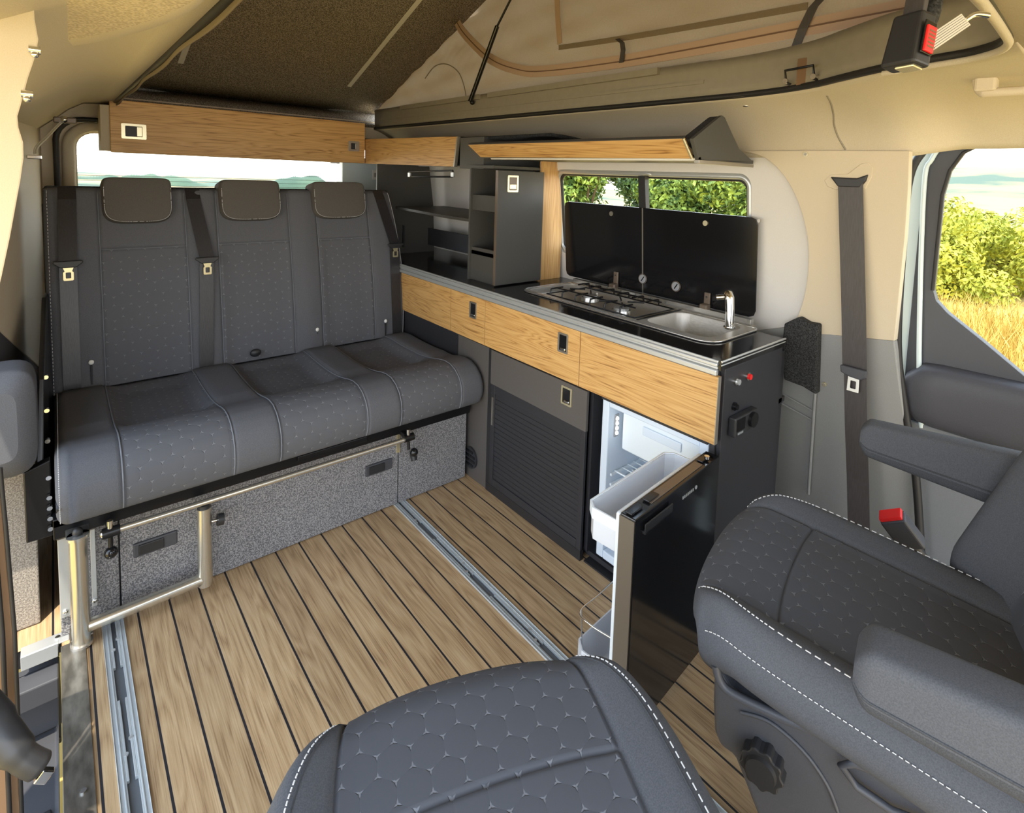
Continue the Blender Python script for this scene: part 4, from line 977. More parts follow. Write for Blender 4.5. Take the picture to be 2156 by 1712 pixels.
# glass lids, hinged at the wall
def lidp(y, z, d=0.0):
    n = Vector((1, 0, .10)).normalized(); return Vector((1.782 - .085 * (z - .885) / .36 * .36 / .36 * .36, y, z)) + n * d
lids = ((1.400, 1.858, 'glass hob lid standing open against the window, farther of the two'), (.905, 1.396, 'glass sink lid standing open beside the pillar, nearer of the two'))
for k, (y0, y1, lb) in enumerate(lids):
    t = thing('glass_lid', lb, 'lid', (1.78, (y0 + y1) / 2, WZ + .02))
    z0, z1 = (.888, 1.238); rr = .025
    pts = [(y0, z0), (y1 - rr, z0), (y1 - .007, z0 + .007), (y1, z0 + rr), (y1, z1 - rr), (y1 - .007, z1 - .007), (y1 - rr, z1), (y0, z1)] if k == 0 else [(y0 + rr, z0), (y1, z0), (y1, z1), (y0 + rr, z1), (y0 + .007, z1 - .007), (y0, z1 - rr), (y0, z0 + rr), (y0 + .007, z0 + .007)]
    MB().prism([lidp(y, z) for y, z in pts], (.005, 0, .0005)).build('panel', 'black_gloss', t, bevel=.001)
    def disc(u, v, r, mat, nm, par=t, hgt=.002):
        p = atp(u, v, lidp(0, .888, -.002), (1, 0, .085)); return MB().cyl(p + Vector((-hgt, 0, 0)), p + Vector((.001, 0, 0)), r, seg=24).build(nm, mat, par)
    if k == 0:
        disc(1287, 450, .010, 'alu_edge', 'button'); q = disc(1353, 587, .0175, 'clear_grey', 'emblem'); hp_ = (1298, 620)
    else:
        disc(1485, 470, .010, 'cream_metal', 'button'); disc(1598, 465, .006, 'alu_edge', 'button'); q = disc(1423, 603, .0175, 'clear_grey', 'emblem'); hp_ = (1490, 665)
    p = atp(*((1353, 587) if k == 0 else (1423, 603)), lidp(0, .888, -.004), (1, 0, .085))
    ring = MB(); ring.tube([p + Vector((0, .020 * math.cos(a / 12 * math.pi), .020 * math.sin(a / 12 * math.pi))) for a in range(24)], .0012, 6, closed=True); ring.build('emblem_ring', 'bronze', q)
    MB().box(p.x - .001, p.x + .002, p.y - .002, p.y + .002, p.z - .012, p.z + .012, 0, Matrix.Translation(p) @ Matrix.Rotation(.6, 4, 'X') @ Matrix.Translation(-p)).build('emblem_needle', 'black_gloss', q)
    h = atp(hp_[0], hp_[1] - 40, lidp(0, .888, -.004), (1, 0, .085))
    hg = MB().box(h.x - .006, h.x + .002, h.y - .012, h.y + .012, .893, h.z + .016).build('hinge', 'bronze', t, bevel=.002)
    MB().box(h.x - .030, h.x - .0, h.y - .016, h.y + .016, .872, .905).build('hinge_box', 'bronze', hg, bevel=.005)
    MB().cyl((h.x - .008, h.y, h.z), (h.x - .004, h.y, h.z), .004, seg=12).build('hinge_screw', 'chrome', hg)
MB().prism([lidp(1.3955, .89, -.001), lidp(1.4005, .89, -.001), lidp(1.4005, 1.237, -.001), lidp(1.3955, 1.237, -.001)], (.007, 0, 0)).build('edge_strip', 'alu_edge', t)

# ================================================================ FRIDGE
fg = thing('fridge', 'open compact fridge with white interior under the right end of the kitchen unit', 'fridge', (1.6, 1.0, .0))
b = MB(); X0, X1, Y0, Y1, Z0, Z1 = 1.362, 1.74, .805, 1.215, .045, .605; th = .03
b.box(X0, X1, Y1 - th, Y1, Z0, Z1); b.box(X0, X1, Y0, Y0 + th, Z0, Z1); b.box(X0, X1, Y0 + th, Y1 - th, Z1 - th * .7, Z1); b.box(X0, X1, Y0 + th, Y1 - th, Z0, Z0 + th); b.box(X1 - th, X1, Y0 + th, Y1 - th, Z0 + th, Z1 - th)
b.build('cabinet', 'fridge_liner', fg, bevel=.004)
MB().box(X0 - .006, X0, Y0, Y1, Z1, Z1 + .016).build('control_strip', 'black_plastic', fg)
b = MB()
for z in (.30, .335): b.box(X0 + .02, X1 - .05, Y1 - th - .008, Y1 - th, z, z + .01)
b.build('shelf_rail', 'fridge_white', fg, bevel=.002)
b = MB(); 
for k in range(9): b.tube([(X0 + .05 + k * .032, Y0 + th, .345), (X0 + .05 + k * .032, Y1 - th, .345)], .002, 6)
b.tube([(X0 + .045, Y0 + th, .345), (X0 + .045, Y1 - th, .345)], .003, 6); b.tube([(X0 + .14, Y0 + th, .315), (X0 + .14, Y1 - th, .315)], .003, 6); b.build('wire_shelf', 'fridge_white', fg)
MB().box(X0 + .05, X1 - th, Y0 + th + .005, Y1 - th - .02, .43, .578).build('freezer_box', 'fridge_white', fg, bevel=.006)
MB().box(X0 + .044, X0 + .05, Y0 + .12, Y1 - .14, .515, .545).build('freezer_handle', 'fridge_liner', fg, bevel=.003)
MB().box(X0 + .05, X1 - .06, Y0 + .05, Y1 - .06, Z0 + .031, .16).build('crisper', 'fridge_white', fg, bevel=.008)
lp = MB().box(X0 + .03, X0 + .05, Y1 - th - .004, Y1 - th, .470, .55).build('light_strip', 'clear_grey', fg, bevel=.002)
b = MB()
for k in range(4): b.sphere((X0 + .04, Y1 - th - .004, .484 + k * .017), .007, 12)
b.build('led', 'led', lp)
b = MB(); b.cyl((X0 + .055, Y1 - th, .12), (X0 + .055, Y1 - th - .003, .12), .018, seg=20); b.cyl((X0 + .055, Y1 - th, .575), (X0 + .055, Y1 - th - .003, .575), .014, seg=20); b.build('wall_cap', 'fridge_white', fg)
# door, swung open about the near edge; local frame: origin hinge, +X toward the tip, +Y inner side
dA = Vector((1.335, .775, 0)); tipv = Vector((.927, .737, 0)); ux = (tipv - dA).normalized(); uy = Vector((-ux.y, ux.x, 0)) * -1
if uy.y < 0: uy = -uy
Md = Matrix(((ux.x, uy.x, 0, dA.x), (ux.y, uy.y, 0, dA.y), (0, 0, 1, 0), (0, 0, 0, 1))); DL = (tipv - dA).length
def dm(bb, *a, **k): return bb.box(*a, 0, Md)
dz0, dz1 = .05, .60
dr_ = MB().box(.0, DL, -.022, .020, dz0, dz1, 0, Md).build('door', 'black_gloss', fg, bevel=.003)
MB().box(DL, DL + .003, -.020, .020, dz0, dz1 - .004, 0, Md).build('door_edge', 'fridge_edge', dr_)
b = MB(); b.box(.012, DL - .004, .020, .036, dz0 + .01, dz1 - .006, 0, Md); b.build('door_liner', 'fridge_white', dr_, bevel=.006)
b = MB(); b.box(.08, DL - .08, -.012, .012, dz1, dz1 + .002, 0, Md); b.build('top_plate', 'bronze', dr_, bevel=.0006)
b = MB()
for x in (.03, DL - .05, DL - .12): MB().box(x, x + .045, -.008, .010, dz1 + .002, dz1 + .006, 0, Md).build('door_fitting', 'black_gloss', dr_, bevel=.001)
MB().cyl(Md @ Vector((.05, -.008, dz1 + .006)), Md @ Vector((.05, -.008, dz1 + .013)), .007, seg=16).build('hinge_bolt', 'chrome', dr_)
b = MB(); b.box(DL - .15, DL - .03, -.030, -.020, dz1 - .045, dz1 - .038, 0, Md); b.box(DL - .15, DL - .03, -.030, -.026, dz1 - .045, dz1 - .020, 0, Md); b.build('pull', 'black_plastic', dr_, bevel=.002)
b = MB()
for k in range(7): b.box(.145 + k * .0085, .150 + k * .0085, -.0232, -.022, dz1 - .040, dz1 - .033, 0, Md)
b.cyl(Md @ Vector((.132, -.0235, dz1 - .036)), Md @ Vector((.132, -.022, dz1 - .036)), .005, seg=14); b.build('logo_lettering', 'alu', dr_, kind='stuff')
def bin3(x0, x1, z0, z1, dep):
    bb = MB(); t_ = .003
    P = [(x0 + .0, .036), (x1, .036), (x1, .036 + dep * .75), (x1 - .02, .036 + dep), (x0 + .02, .036 + dep), (x0, .036 + dep * .75)]
    n = len(P)
    vs = [Md @ Vector((x, y, z)) for z in (z0, z1) for x, y in P]
    bb.add(vs, [tuple(range(n))] + [(i, (i + 1) % n, (i + 1) % n + n, i + n) for i in range(n)]); return bb
bi = bin3(.03, DL - .01, dz1 - .105, dz1 - .03, .085).build('door_bin', 'clear_plastic', dr_, solid=.004)
b = bin3(.028, DL - .008, dz1 - .055, dz1 - .028, .089); b.f.pop(0); b.m.pop(0); b.sm.pop(0); b.build('bin_rim', 'fridge_white', bi, solid=.005)
bi = bin3(.03, DL - .006, dz0 + .03, dz0 + .15, .105).build('door_bin', 'clear_plastic', dr_, solid=.004)
b = MB(); b.tube(spline([Md @ Vector((DL - .02, .036, dz0 + .22)), Md @ Vector((DL - .01, .10, dz0 + .225)), Md @ Vector((DL - .03, .145, dz0 + .22)), Md @ Vector((DL - .12, .146, dz0 + .22)), Md @ Vector((.06, .146, dz0 + .22)), Md @ Vector((.03, .10, dz0 + .22)), Md @ Vector((.03, .036, dz0 + .22))], 5), .002, 8); b.tube([Md @ Vector((DL - .035, .145, dz0 + .22)), Md @ Vector((DL - .035, .14, dz0 + .13))], .002, 8); b.build('bottle_guard', 'chrome', bi)

# ================================================================ TALL LOCKER AND SHELVES ON THE WORKTOP
lk = thing('tall_locker', 'dark open locker standing on the worktop beside the window', 'locker', (1.6, 2.0, WZ))
b = MB(); b.box(1.408, 1.80, 2.118, 2.130, WZ, 1.385); b.box(1.40, 1.78, 1.935, 2.13, 1.375, 1.388)
b.build('divider_panel', 'locker_board', lk, bevel=.0006)
b = MB(); b.box(1.42, 1.432, 1.935, 2.118, 1.185, 1.255); b.build('cross_rail', 'locker_board', lk, bevel=.0006)
b = MB(); b.box(1.42, 1.432, 1.935, 2.118, 1.012 - .03, 1.0 + .045 - .03); b.box(1.42, 1.432, 1.935, 2.118, WZ, 1.0); b.build('cross_rail', 'locker_board', lk, bevel=.0006)
b = MB(); b.box(1.700, 1.712, 2.03, 2.118, .95, 1.385); b.build('back_panel', 'locker_board', lk)
d = MB().box(1.403, 1.664, 1.906, 1.920, WZ + .006, 1.368).build('locker_door', 'locker_board', lk, bevel=.0006)
MB().box(1.4015, 1.4035, 1.9055, 1.9205, WZ + .006, 1.368).build('edge_strip', 'bronze', d)
p = at(1080, 387, 1, 1.904)
b2 = holed(rrect(-.030, .030, -.037, .037, .004, 3), [rrect(-.021, .021, -.028, .028, .003, 2)], lambda a, c: (p.x + a, 1.905, p.z + c), (0, -.003, 0)); o = b2.build('latch', 'cream_metal', d, bevel=.0006)
MB().box(p.x - .022, p.x + .022, 1.9035, 1.907, p.z - .029, p.z + .029).build('latch_recess', 'bronze', o); MB().box(p.x - .018, p.x + .018, 1.901, 1.904, p.z - .024, p.z - .002).build('latch_button', 'cream_metal', o, bevel=.003)
up = MB().box(1.664, 1.806, 1.925, 1.937, WZ, 1.42); tag(up.build('oak_upright', 'oak_z', bevel=.001), 'narrow upright oak board between the dark locker and the window', 'board')
# slit in the shape of the wall: lean-cut rear boards
sv = thing('corner_shelf_unit', 'dark shelf unit on the worktop between the bench backrest and the locker', 'shelf', (1.6, 2.6, WZ))
MB().prism([(1.36, 3.0, WZ), (1.735, 3.0, WZ), (1.722, 3.0, 1.153), (1.690, 3.0, 1.385), (1.36, 3.0, 1.385)], (0, .012, 0)).build('rear_board', 'locker_board', sv)
MB().prism([(1.41, 2.13, 1.128), (1.41, 2.36, 1.128), (1.475, 3.0, 1.128), (1.80, 3.0, 1.128), (1.80, 2.13, 1.128)], (0, 0, .014)).build('shelf_board', 'locker_board', sv, bevel=.0008)
MB().prism([(1.52, 3.0, .90), (1.52, 3.0, 1.03), (1.52, 2.99, 1.03), (1.52, 2.99, .90)], (.01, 0, 0)).build('bracket', 'unit_black', sv)
MB().box(1.69, 1.702, 2.131, 3.0, .905, 1.008).build('retaining_board', 'unit_black', sv, bevel=.0008)
# folding rail bracket under the overhead unit
fb = thing('folding_rail', 'black folding rail under the short oak overhead cupboard', 'rail', (1.42, 2.5, 1.37))
A = at(862, 372, 0, 1.43); B_ = at(953, 372, 0, 1.43); b = MB(); b.tube([A + Vector((0, 0, .028)), A, B_, B_ + Vector((0, 0, .028))], .0045, 8); b.tube([A + Vector((.0, 0, .026)), B_ + Vector((0, 0, .030))], .004, 8); b.build('loop', 'black_metal', fb)
for q in (A, B_): MB().box(q.x - .005, q.x + .005, q.y - .012, q.y + .012, q.z - .002, q.z + .022).build('end_block', 'alu', fb, bevel=.002)
MB().box(A.x, A.x + .02, B_.y + .05, A.y - .1, 1.378, 1.388).build('mount', 'black_metal', fb)

# ================================================================ OVERHEAD CUPBOARDS
oc = thing('overhead_cupboard', 'long oak fronted overhead cupboard above the tailgate window', 'cupboard', (.8, 3.281, 1.5))
b = MB(); b.box(.165, 1.402, 3.283, 3.47, 1.392, 1.60); b.build('cupboard_body', 'headliner', oc)
f = MB().box(.198, 1.403, 3.268, 3.284, 1.386, 1.627).build('cupboard_front', 'oak_x', oc, bevel=.003)
def rlatch(u, v, w, h, yy, m1):
    p = at(u, v, 1, yy); b2 = holed(rrect(-w, w, -h, h, .006, 3), [rrect(-w + .016, w - .016, -h + .012, h - .012, .003, 2)], lambda a, c: (p.x + a, yy, p.z + c), (0, -.004, 0)); o = b2.build('latch', m1, f, bevel=.001)
    MB().box(p.x - w + .012, p.x + w - .012, yy - .002, yy + .001, p.z - h + .01, p.z + h - .01).build('latch_recess', 'black_plastic', o)
    MB().box(p.x + w * .2, p.x + w - .016, yy - .006, yy, p.z - h + .013, p.z + h - .013).build('latch_button', m1, o, bevel=.002)
rlatch(282, 277, .048, .036, 3.268, 'cream_metal'); rlatch(745, 308, .034, .030, 3.268, 'alu_edge')
MB().box(1.20, 1.25, 3.27, 3.29, 1.378, 1.386).build('catch', 'white_plastic', f)
so = thing('side_cupboard', 'short oak fronted overhead cupboard in the rear corner over the shelves', 'cupboard', (1.42, 2.7, 1.45))
b = MB(); b.box(1.42, 1.64, 2.29, 3.26, 1.388, 1.525); b.box(1.409, 1.422, 2.268, 2.29, 1.384, 1.523); b.build('cupboard_body', 'unit_black', so)
f2 = MB().prism([(1.408, 3.281, 1.386), (1.408, 2.272, 1.379), (1.408, 2.246, 1.521), (1.408, 3.281, 1.533)], (.014, 0, 0)).build('cupboard_front', 'oak_y', so, bevel=.001)
MB().prism([(1.4065, 2.272, 1.379), (1.4065, 2.262, 1.378), (1.4065, 2.236, 1.521), (1.4065, 2.246, 1.521)], (.016, 0, 0)).build('edge_strip', 'alu_edge', f2)
MB().box(1.42, 1.745, 2.04, 2.235, 1.372, 1.515).build('corner_box', 'locker_board', so, bevel=.001)
b = MB(); b.grid(lambda u, v: (lerp(1.44, 1.70, v), lerp(1.62, 2.2, u), 1.498 + .015 * math.sin(u * 9) * math.sin(v * 3.14) + .015 * (1 - v)), 16, 6); tag(b.build('folded_cloth', 'black_carpet', solid=.012), 'dark cloth lying on top of the open overhead shelf by the rear corner', 'cloth')
# open shelf over the worktop with slanting oak lip
os_ = thing('overhead_shelf', 'open overhead shelf with slanting oak lip and light strip above the window', 'shelf', (1.5, 1.45, 1.42))
T0 = at(985, 305, 0, 1.335); T1 = at(1438, 292, 0, 1.335); B0 = at(1012, 331, 0, 1.372); B1 = at(1456, 334, 0, 1.372)
MB().prism([T0, T1, B1, B0], (.010, 0, .004)).build('front_lip', 'oak_y', os_, bevel=.0006)
MB().tube([T1 + Vector((-.002, -.002, 0)), B1 + Vector((-.002, -.002, 0))], .004, 6).build('edge_strip', 'cream_metal', os_)
MB().prism([T0 + Vector((-.001, 0, .0)), T1 + Vector((-.001, 0, .0)), T1 + Vector((.012, 0, .008)), T0 + Vector((.012, 0, .008))], (0, 0, .002)).build('top_edge', 'locker_board', os_)
MB().box(1.378, 1.752, .935, 1.99, 1.418, 1.430).build('shelf_board', 'locker_board', os_, bevel=.001)
zz = B0.z - .004
ls = MB().tube([(1.385, 1.93, zz), (1.385, .915, zz - .002)], .0055, 10).build('light_strip', 'led_strip', os_); MB().cyl((1.385, .915, zz - .002), (1.385, .905, zz - .002), .0068, seg=12).build('end_cap', 'black_plastic', ls)
C = [at(1440, 290, 0, 1.345), at(1460, 243, 0, 1.44), at(1470, 237, 0, 1.47), at(1484, 241, 0, 1.50), at(1510, 300, 0, 1.70), at(1542, 326, 0, 1.72), B1 + Vector((0, -.002, 0))]
yb_ = .905
C = [(1.345, yb_, T1.z), (1.475, yb_, 1.545), (1.49, yb_, 1.552), (1.505, yb_, 1.548), (1.60, yb_, 1.46), (1.69, yb_, 1.425), (1.38, yb_, 1.412)]
ck = MB().prism(C, (0, .012, 0)).build('end_cheek', 'locker_board', os_, bevel=.001)
MB().prism([(x, y + .012, z - .002) for x, y, z in C[:5]] + [(1.45, yb_ + .012, 1.43)], (0, .03, 0)).build('cheek_lining', 'black_carpet', ck)
MB().box(1.375, 1.69, .900, .918, 1.404, 1.414).build('bottom_edge', 'alu_edge', os_, bevel=.001)
# hanging buckle near the camera
bk = thing('buckle', 'black belt buckle with red press button hanging from the roof', 'buckle', tuple(CAM + RT @ Vector(((1915 - CX) / F, (70 - CY) / F, 1)) * .65))
D_ = lambda u, v, d: CAM + RT @ Vector(((u - CX) / F, (v - CY) / F, 1)) * d
a = D_(1938, -20, .65); c = D_(1912, 118, .65); ax = (c - a).normalized()
fw = (D_(1912, 118, .55) - c).normalized(); sx = ax.cross(fw).normalized(); fw = sx.cross(ax).normalized()
ang = -.62; ca, sa = math.cos(ang), math.sin(ang); X_ = sx * ca + fw * sa; Y_ = fw * ca - sx * sa
cc = D_(1915, 85, .65); Mb = Matrix(((X_.x, Y_.x, -ax.x, cc.x), (X_.y, Y_.y, -ax.y, cc.y), (X_.z, Y_.z, -ax.z, cc.z), (0, 0, 0, 1)))
b = MB(); b.add([Mb @ Vector(p) for p in ((-.023, -.012, -.034), (.023, -.012, -.034), (.021, .016, -.034), (-.021, .016, -.034), (-.020, -.012, .030), (.020, -.012, .030), (.018, .012, .030), (-.018, .012, .030))], [(0, 1, 2, 3), (4, 5, 6, 7), (0, 1, 5, 4), (1, 2, 6, 5), (2, 3, 7, 6), (3, 0, 4, 7)])
hb = b.build('housing', 'bronze' if False else 'black_plastic', bk, bevel=.004, seg=3)
BF = 1 if True else -1
def bface(side):
    return side
MB().box(-.0245, -.0225, -.008, .012, -.022, .016, 0, Mb).build('button_recess', 'black_gloss', bk, bevel=.001)
MB().box(-.027, -.0235, -.006, .010, -.020, .010, 0, Mb).build('red_button', 'red', bk, bevel=.001)
b = MB()
for k in range(5): b.box(-.0274, -.0265, -.004 + (k % 2) * .001, .007, -.015 + k * .0045, -.013 + k * .0045, 0, Mb)
b.build('button_lettering', 'tan_dark', bk, kind='stuff')
MB().box(-.017, .006, -.008, .010, -.037, -.0335, 0, Mb).build('tongue_slot', 'cream_metal', bk, bevel=.002)
MB().box(-.012, .012, -.004, .004, .028, .12, 0, Mb).build('strap', 'webbing_grey', bk, bevel=.001)
b = MB(); P = [D_(1962, -30, .67), D_(1962, 10, .67), D_(1952, 45, .66), D_(1940, 60, .66)]; b.tube(spline(P, 6), .011, 12)
b.build('coiled_strap', 'black_carpet', bk)
t = thing('roof_bed_strap', 'pale striped strap with chrome hook hanging beside the red buttoned buckle', 'strap', tuple(D_(2000, 75, .72)))
p0 = D_(1958, 92, .70); p1 = D_(2032, 42, .72); dv = (p1 - p0).normalized(); sv_ = dv.cross((p0 - CAM).normalized()).normalized() * .0095
MB().strap([p0, p0.lerp(p1, .5), p1], sv_, .003).build('webbing', 'led_strip', t)
b = MB()
for k in (-.75, -.45, -.15, .15, .45, .75): b.tube([p0 + sv_ * k - (p0 - CAM).normalized() * .002, p1 + sv_ * k - (p1 - CAM).normalized() * .002], .0006, 4)
b.build('stripe', 'black_plastic', t, kind='stuff')
MB().tube(spline([p1, D_(2048, 32, .72), D_(2062, 30, .72), D_(2082, 33, .72)], 5), .0035, 8).build('hook', 'chrome', t)
# pillar belt
pb = thing('hanging_seat_belt', 'dark seat belt hanging down the beige pillar with a metal tongue', 'seat belt', tuple(at(1790, 390, 0, 1.745)))
g = MB(); P = [at(1790, 385, 0, 1.742), at(1793, 500, 0, 1.752), at(1797, 650, 0, 1.765), at(1799, 775, 0, 1.775)]
hw = (at(1818, 500, 0, 1.75) - at(1766, 500, 0, 1.75)) / 2; g.strap(P, (0, hw.y, 0), .003)
P = [at(1800, 770, 0, 1.775), at(1802, 900, 0, 1.78), at(1806, 1010, 0, 1.79), at(1810, 1200, 0, 1.79)]; g.strap(P, (0, hw.y * .92, 0), .003); g.build('webbing', 'webbing_grey', pb)
gp = at(1800, 782, 0, 1.768)
g1 = MB().prism([(gp.x, gp.y + .040, gp.z + .012), (gp.x, gp.y + .037, gp.z - .010), (gp.x, gp.y + .012, gp.z - .018), (gp.x, gp.y - .020, gp.z - .020), (gp.x, gp.y - .034, gp.z - .010), (gp.x, gp.y - .036, gp.z + .012)], (-.012, 0, 0)).build('tongue_grip', 'dark_plastic', pb, bevel=.004)
bb = holed([(-.0155, 0), (.0155, 0), (.0165, -.045), (-.0165, -.045)], [rrect(-.008, .008, -.036, -.012, .002, 2)], lambda y, z: (gp.x - .008, gp.y + y - .0, gp.z - .016 + z), (.003, 0, 0)); bb.build('tongue', 'white_plastic', g1, bevel=.001)
gc = at(1790, 382, 0, 1.75)
gd = MB().prism([(gc.x + .004, gc.y + .055, gc.z + .012), (gc.x + .004, gc.y + .03, gc.z - .018), (gc.x + .004, gc.y - .03, gc.z - .018), (gc.x + .004, gc.y - .045, gc.z + .002), (gc.x + .004, gc.y - .05, gc.z + .022), (gc.x + .004, gc.y - .02, gc.z + .010)], (-.014, 0, 0)).build('belt_guide', 'black_plastic', pb, bevel=.004)
MB().prism([pil(u, v, .017) for u, v in ((1735, 380), (1748, 368), (1785, 366), (1812, 345), (1828, 342), (1838, 352), (1836, 372), (1822, 398), (1760, 400), (1742, 393))], (.004, 0, 0)).build('guide_recess', 'beige_trim', pb, bevel=.002)
sb = thing('seat_belt_buckle', 'dark seat belt buckle with red button behind the right hand cab seat', 'buckle', tuple(at(1895, 1110, 0, 1.42)))
c = at(1878, 1088, 0, 1.40); e_ = at(1925, 1150, 0, 1.44); dv = (c - e_).normalized(); sd2 = Vector((-.3, .95, 0)).normalized(); nn = dv.cross(sd2).normalized(); sd2 = nn.cross(dv)
Mk = Matrix(((sd2.x, nn.x, dv.x, c.x), (sd2.y, nn.y, dv.y, c.y), (sd2.z, nn.z, dv.z, c.z), (0, 0, 0, 1)))
MB().box(-.028, .028, -.016, .016, -.085, .0, 0, Mk).build('housing', 'dark_plastic', sb, bevel=.006, seg=3); MB().box(-.025, .025, -.014, .014, .0, .010, 0, Mk).build('red_button', 'red', sb, bevel=.003)
MB().tube([Mk @ Vector((0, 0, -.08)), Mk @ Vector((.0, 0, -.2)), Vector((1.62, .3, .25))], .012).build('stalk', 'black_plastic', sb)

# ================================================================ CAB SEATS
def pad_fn(W, D, z0, z1, th, bul, bol, front=.035, sq=.12, sidein=.9):
    """concentric-square pad: |q|<=1 top, beyond that the sides"""
    def top(s, t):
        a = abs(s)
        x = W / 2 * s * (1 - sq * max(0, t) ** 5 * a ** 2) * (1 - .04 * max(0, -t) ** 4)
        y = D / 2 * t + front * (1 - s * s) * ((t + 1) / 2) ** 2 - front * .4 * a ** 4
        z = lerp(z1, z0, (t + 1) / 2) + bol * (sstep(.60, .86, a) * (1 - .25 * max(0, t) ** 4)) - .030 * max(0, (a - .86) / .14) ** 2 - .022 * max(0, (t - .80) / .2) ** 2 - .02 * max(0, (-t - .85) / .15) ** 2
        z -= .007 * math.exp(-((a - .67) / .012) ** 2)
        return Vector((x, y, z))
    def f(s, t):
        q = max(abs(s), abs(t))
        if q <= 1: return top(s, t)
        p = top(s / q, t / q); k = (q - 1) / .5; o = Vector((s / q, t / q, 0)).normalized()
        p = p + o * (bul * math.sin(min(1, k * 1.0) * math.pi * .8)) ; p.z -= th * k
        p -= o * (.03 * k ** 3)
        return p
    return f
def pad_mesh(f, n, mats, parent, name, cy, inner=.67, ex=0, tmin=-2, tmax=.93):
    b = MB(); R = 1.5
    def cv(v):                                           # finer near the seams
        return v
    ss = [-R + 2 * R * i / n for i in range(n + 1)]
    for e_ in (-inner, inner, -1, 1):
        k = min(range(n + 1), key=lambda i: abs(ss[i] - e_)); ss[k] = e_
    tt = [-R + 2 * R * i / n for i in range(n + 1)]
    for e_ in (cy, -1, 1, tmax):
        k = min(range(n + 1), key=lambda i: abs(tt[i] - e_)); tt[k] = e_
    extra = [-inner - .02, -inner + .02, inner - .02, inner + .02]; ss = sorted(ss + extra); tt = sorted(tt + [cy - .012, cy + .012, cy - .03, cy + .03])
    ns, nt_ = len(ss), len(tt); V = []
    for t in tt:
        for s in ss:
            p = f(s, t)
            if abs(s) < inner and abs(t) < 1: p = p - Vector((0, 0, .006 * math.exp(-((t - cy) / .009) ** 2))) 
            V.append(p)
    b.v = V
    for j in range(nt_ - 1):
        for i in range(ns - 1):
            sm_ = (ss[i] + ss[i + 1]) / 2; tm = (tt[j] + tt[j + 1]) / 2
            b.f.append([j * ns + i, j * ns + i + 1, (j + 1) * ns + i + 1, (j + 1) * ns + i]); b.sm.append(True)
            b.m.append(1 if abs(sm_) < inner and tmin < tm < tmax + .08 else 0)
            b.uv[len(b.f) - 1] = [(V[k].x, V[k].y if abs(tm) < 1 else V[k].y - V[k].z) for k in b.f[-1]]
    return b.build(name, mats, parent, local=True)
def stitched(parent, f, path, dash=True, r=.0015, lift=.002, mat='stitch', name='stitching'):
    b = MB(); P = [f(s, t) + Vector((0, 0, lift)) for s, t in path]
    if dash:
        Q = []; 
        for i in range(len(P) - 1):
            n = max(1, int((P[i + 1] - P[i]).length / .007))
            for k in range(n): b.tube([P[i].lerp(P[i + 1], k / n), P[i].lerp(P[i + 1], (k + .6) / n)], r, 5)
    else: b.tube(P, r, 6)
    return b.build(name, mat, parent, local=True, kind='stuff')

# ---- left hand (nearest) seat, swivelled to face the bench
ps = thing('cab_seat', 'dark quilted cab seat cushion nearest the camera at the bottom centre', 'seat', (.336, .392, 0), math.radians(-22))
f = pad_fn(.54, .50, .588, .565, .11, .022, .022, front=.05, sq=.16)
pc = pad_mesh(f, 84, ['fabric_cab', 'quilt_cab'], ps, 'seat_cushion', .40, inner=.67)
for sg in (-1, 1):
    pth = []
    for k in range(41):
        t = 1.05 - 2.0 * k / 40; s = .70 + .19 * (1 - max(0, min(1, (t + .1) / 1.15)) ** 5); pth.append((sg * s, t))
    stitched(pc, f, pth, r=.0010)
    stitched(pc, f, [(s - sg * .025, t) for s, t in pth], dash=False, r=.0016, lift=.0, mat='fabric_dark', name='seam')
    stitched(pc, f, [(sg * .67, 1 - 1.9 * k / 30) for k in range(31)], dash=False, r=.002, lift=-.003, mat='fabric_dark', name='seam')
b = MB(); b.box(-.20, .20, -.24, .16, .30, .47); b.build('seat_base', 'dark_plastic', ps, local=True, bevel=.03, seg=3)
b = MB(); b.box(-.17, .17, -.22, .12, .0, .30); b.build('pedestal', 'black_plastic', ps, local=True, bevel=.02)

# ---- right hand cab seat, also swivelled
ang = math.radians(13); SC = Vector((1.035, .253, 0)); Ev = Vector((math.cos(ang), math.sin(ang), 0)); Fv = Vector((-math.sin(ang), math.cos(ang), 0))
ds = thing('cab_seat', 'dark quilted cab seat at the right with armrests and round adjuster knob', 'seat', tuple(SC), ang)
f = pad_fn(.46, .52, .655, .585, .090, .014, .022, front=.035, sq=.12)
dc = pad_mesh(f, 84, ['fabric_cab', 'quilt_cab'], ds, 'seat_cushion', .52, inner=.67)
for sg in (-1, 1):
    stitched(dc, f, [(sg * (.70 + .19 * (1 - max(0, min(1, (t + .1) / 1.15)) ** 5)), t) for t in [1.03 - 2.0 * k / 40 for k in range(41)]], r=.0010)
    stitched(dc, f, [(sg * .67, 1 - 1.95 * k / 30) for k in range(31)], dash=False, r=.002, lift=-.003, mat='fabric_dark', name='seam')
pth = [(-1.23, -1 + 2 * k / 40) for k in range(37)] + [(-1.23 + .03 * k, .86 + .05 * k) for k in range(1, 6)]
pth = [(-1.07, max(-1.05, -1.05 + k * .06)) for k in range(36)]
b = MB(); P = [f(s, t) for s, t in pth]; P = [p + Vector((p.x, p.y, 0)).normalized() * .0015 for p in P]
for i in range(len(P) - 1):
    n = max(1, int((P[i + 1] - P[i]).length / .007))
    for k in range(n): b.tube([P[i].lerp(P[i + 1], k / n), P[i].lerp(P[i + 1], (k + .6) / n)], .0009, 5)
b.build('stitching', 'stitch', dc, local=True, kind='stuff')
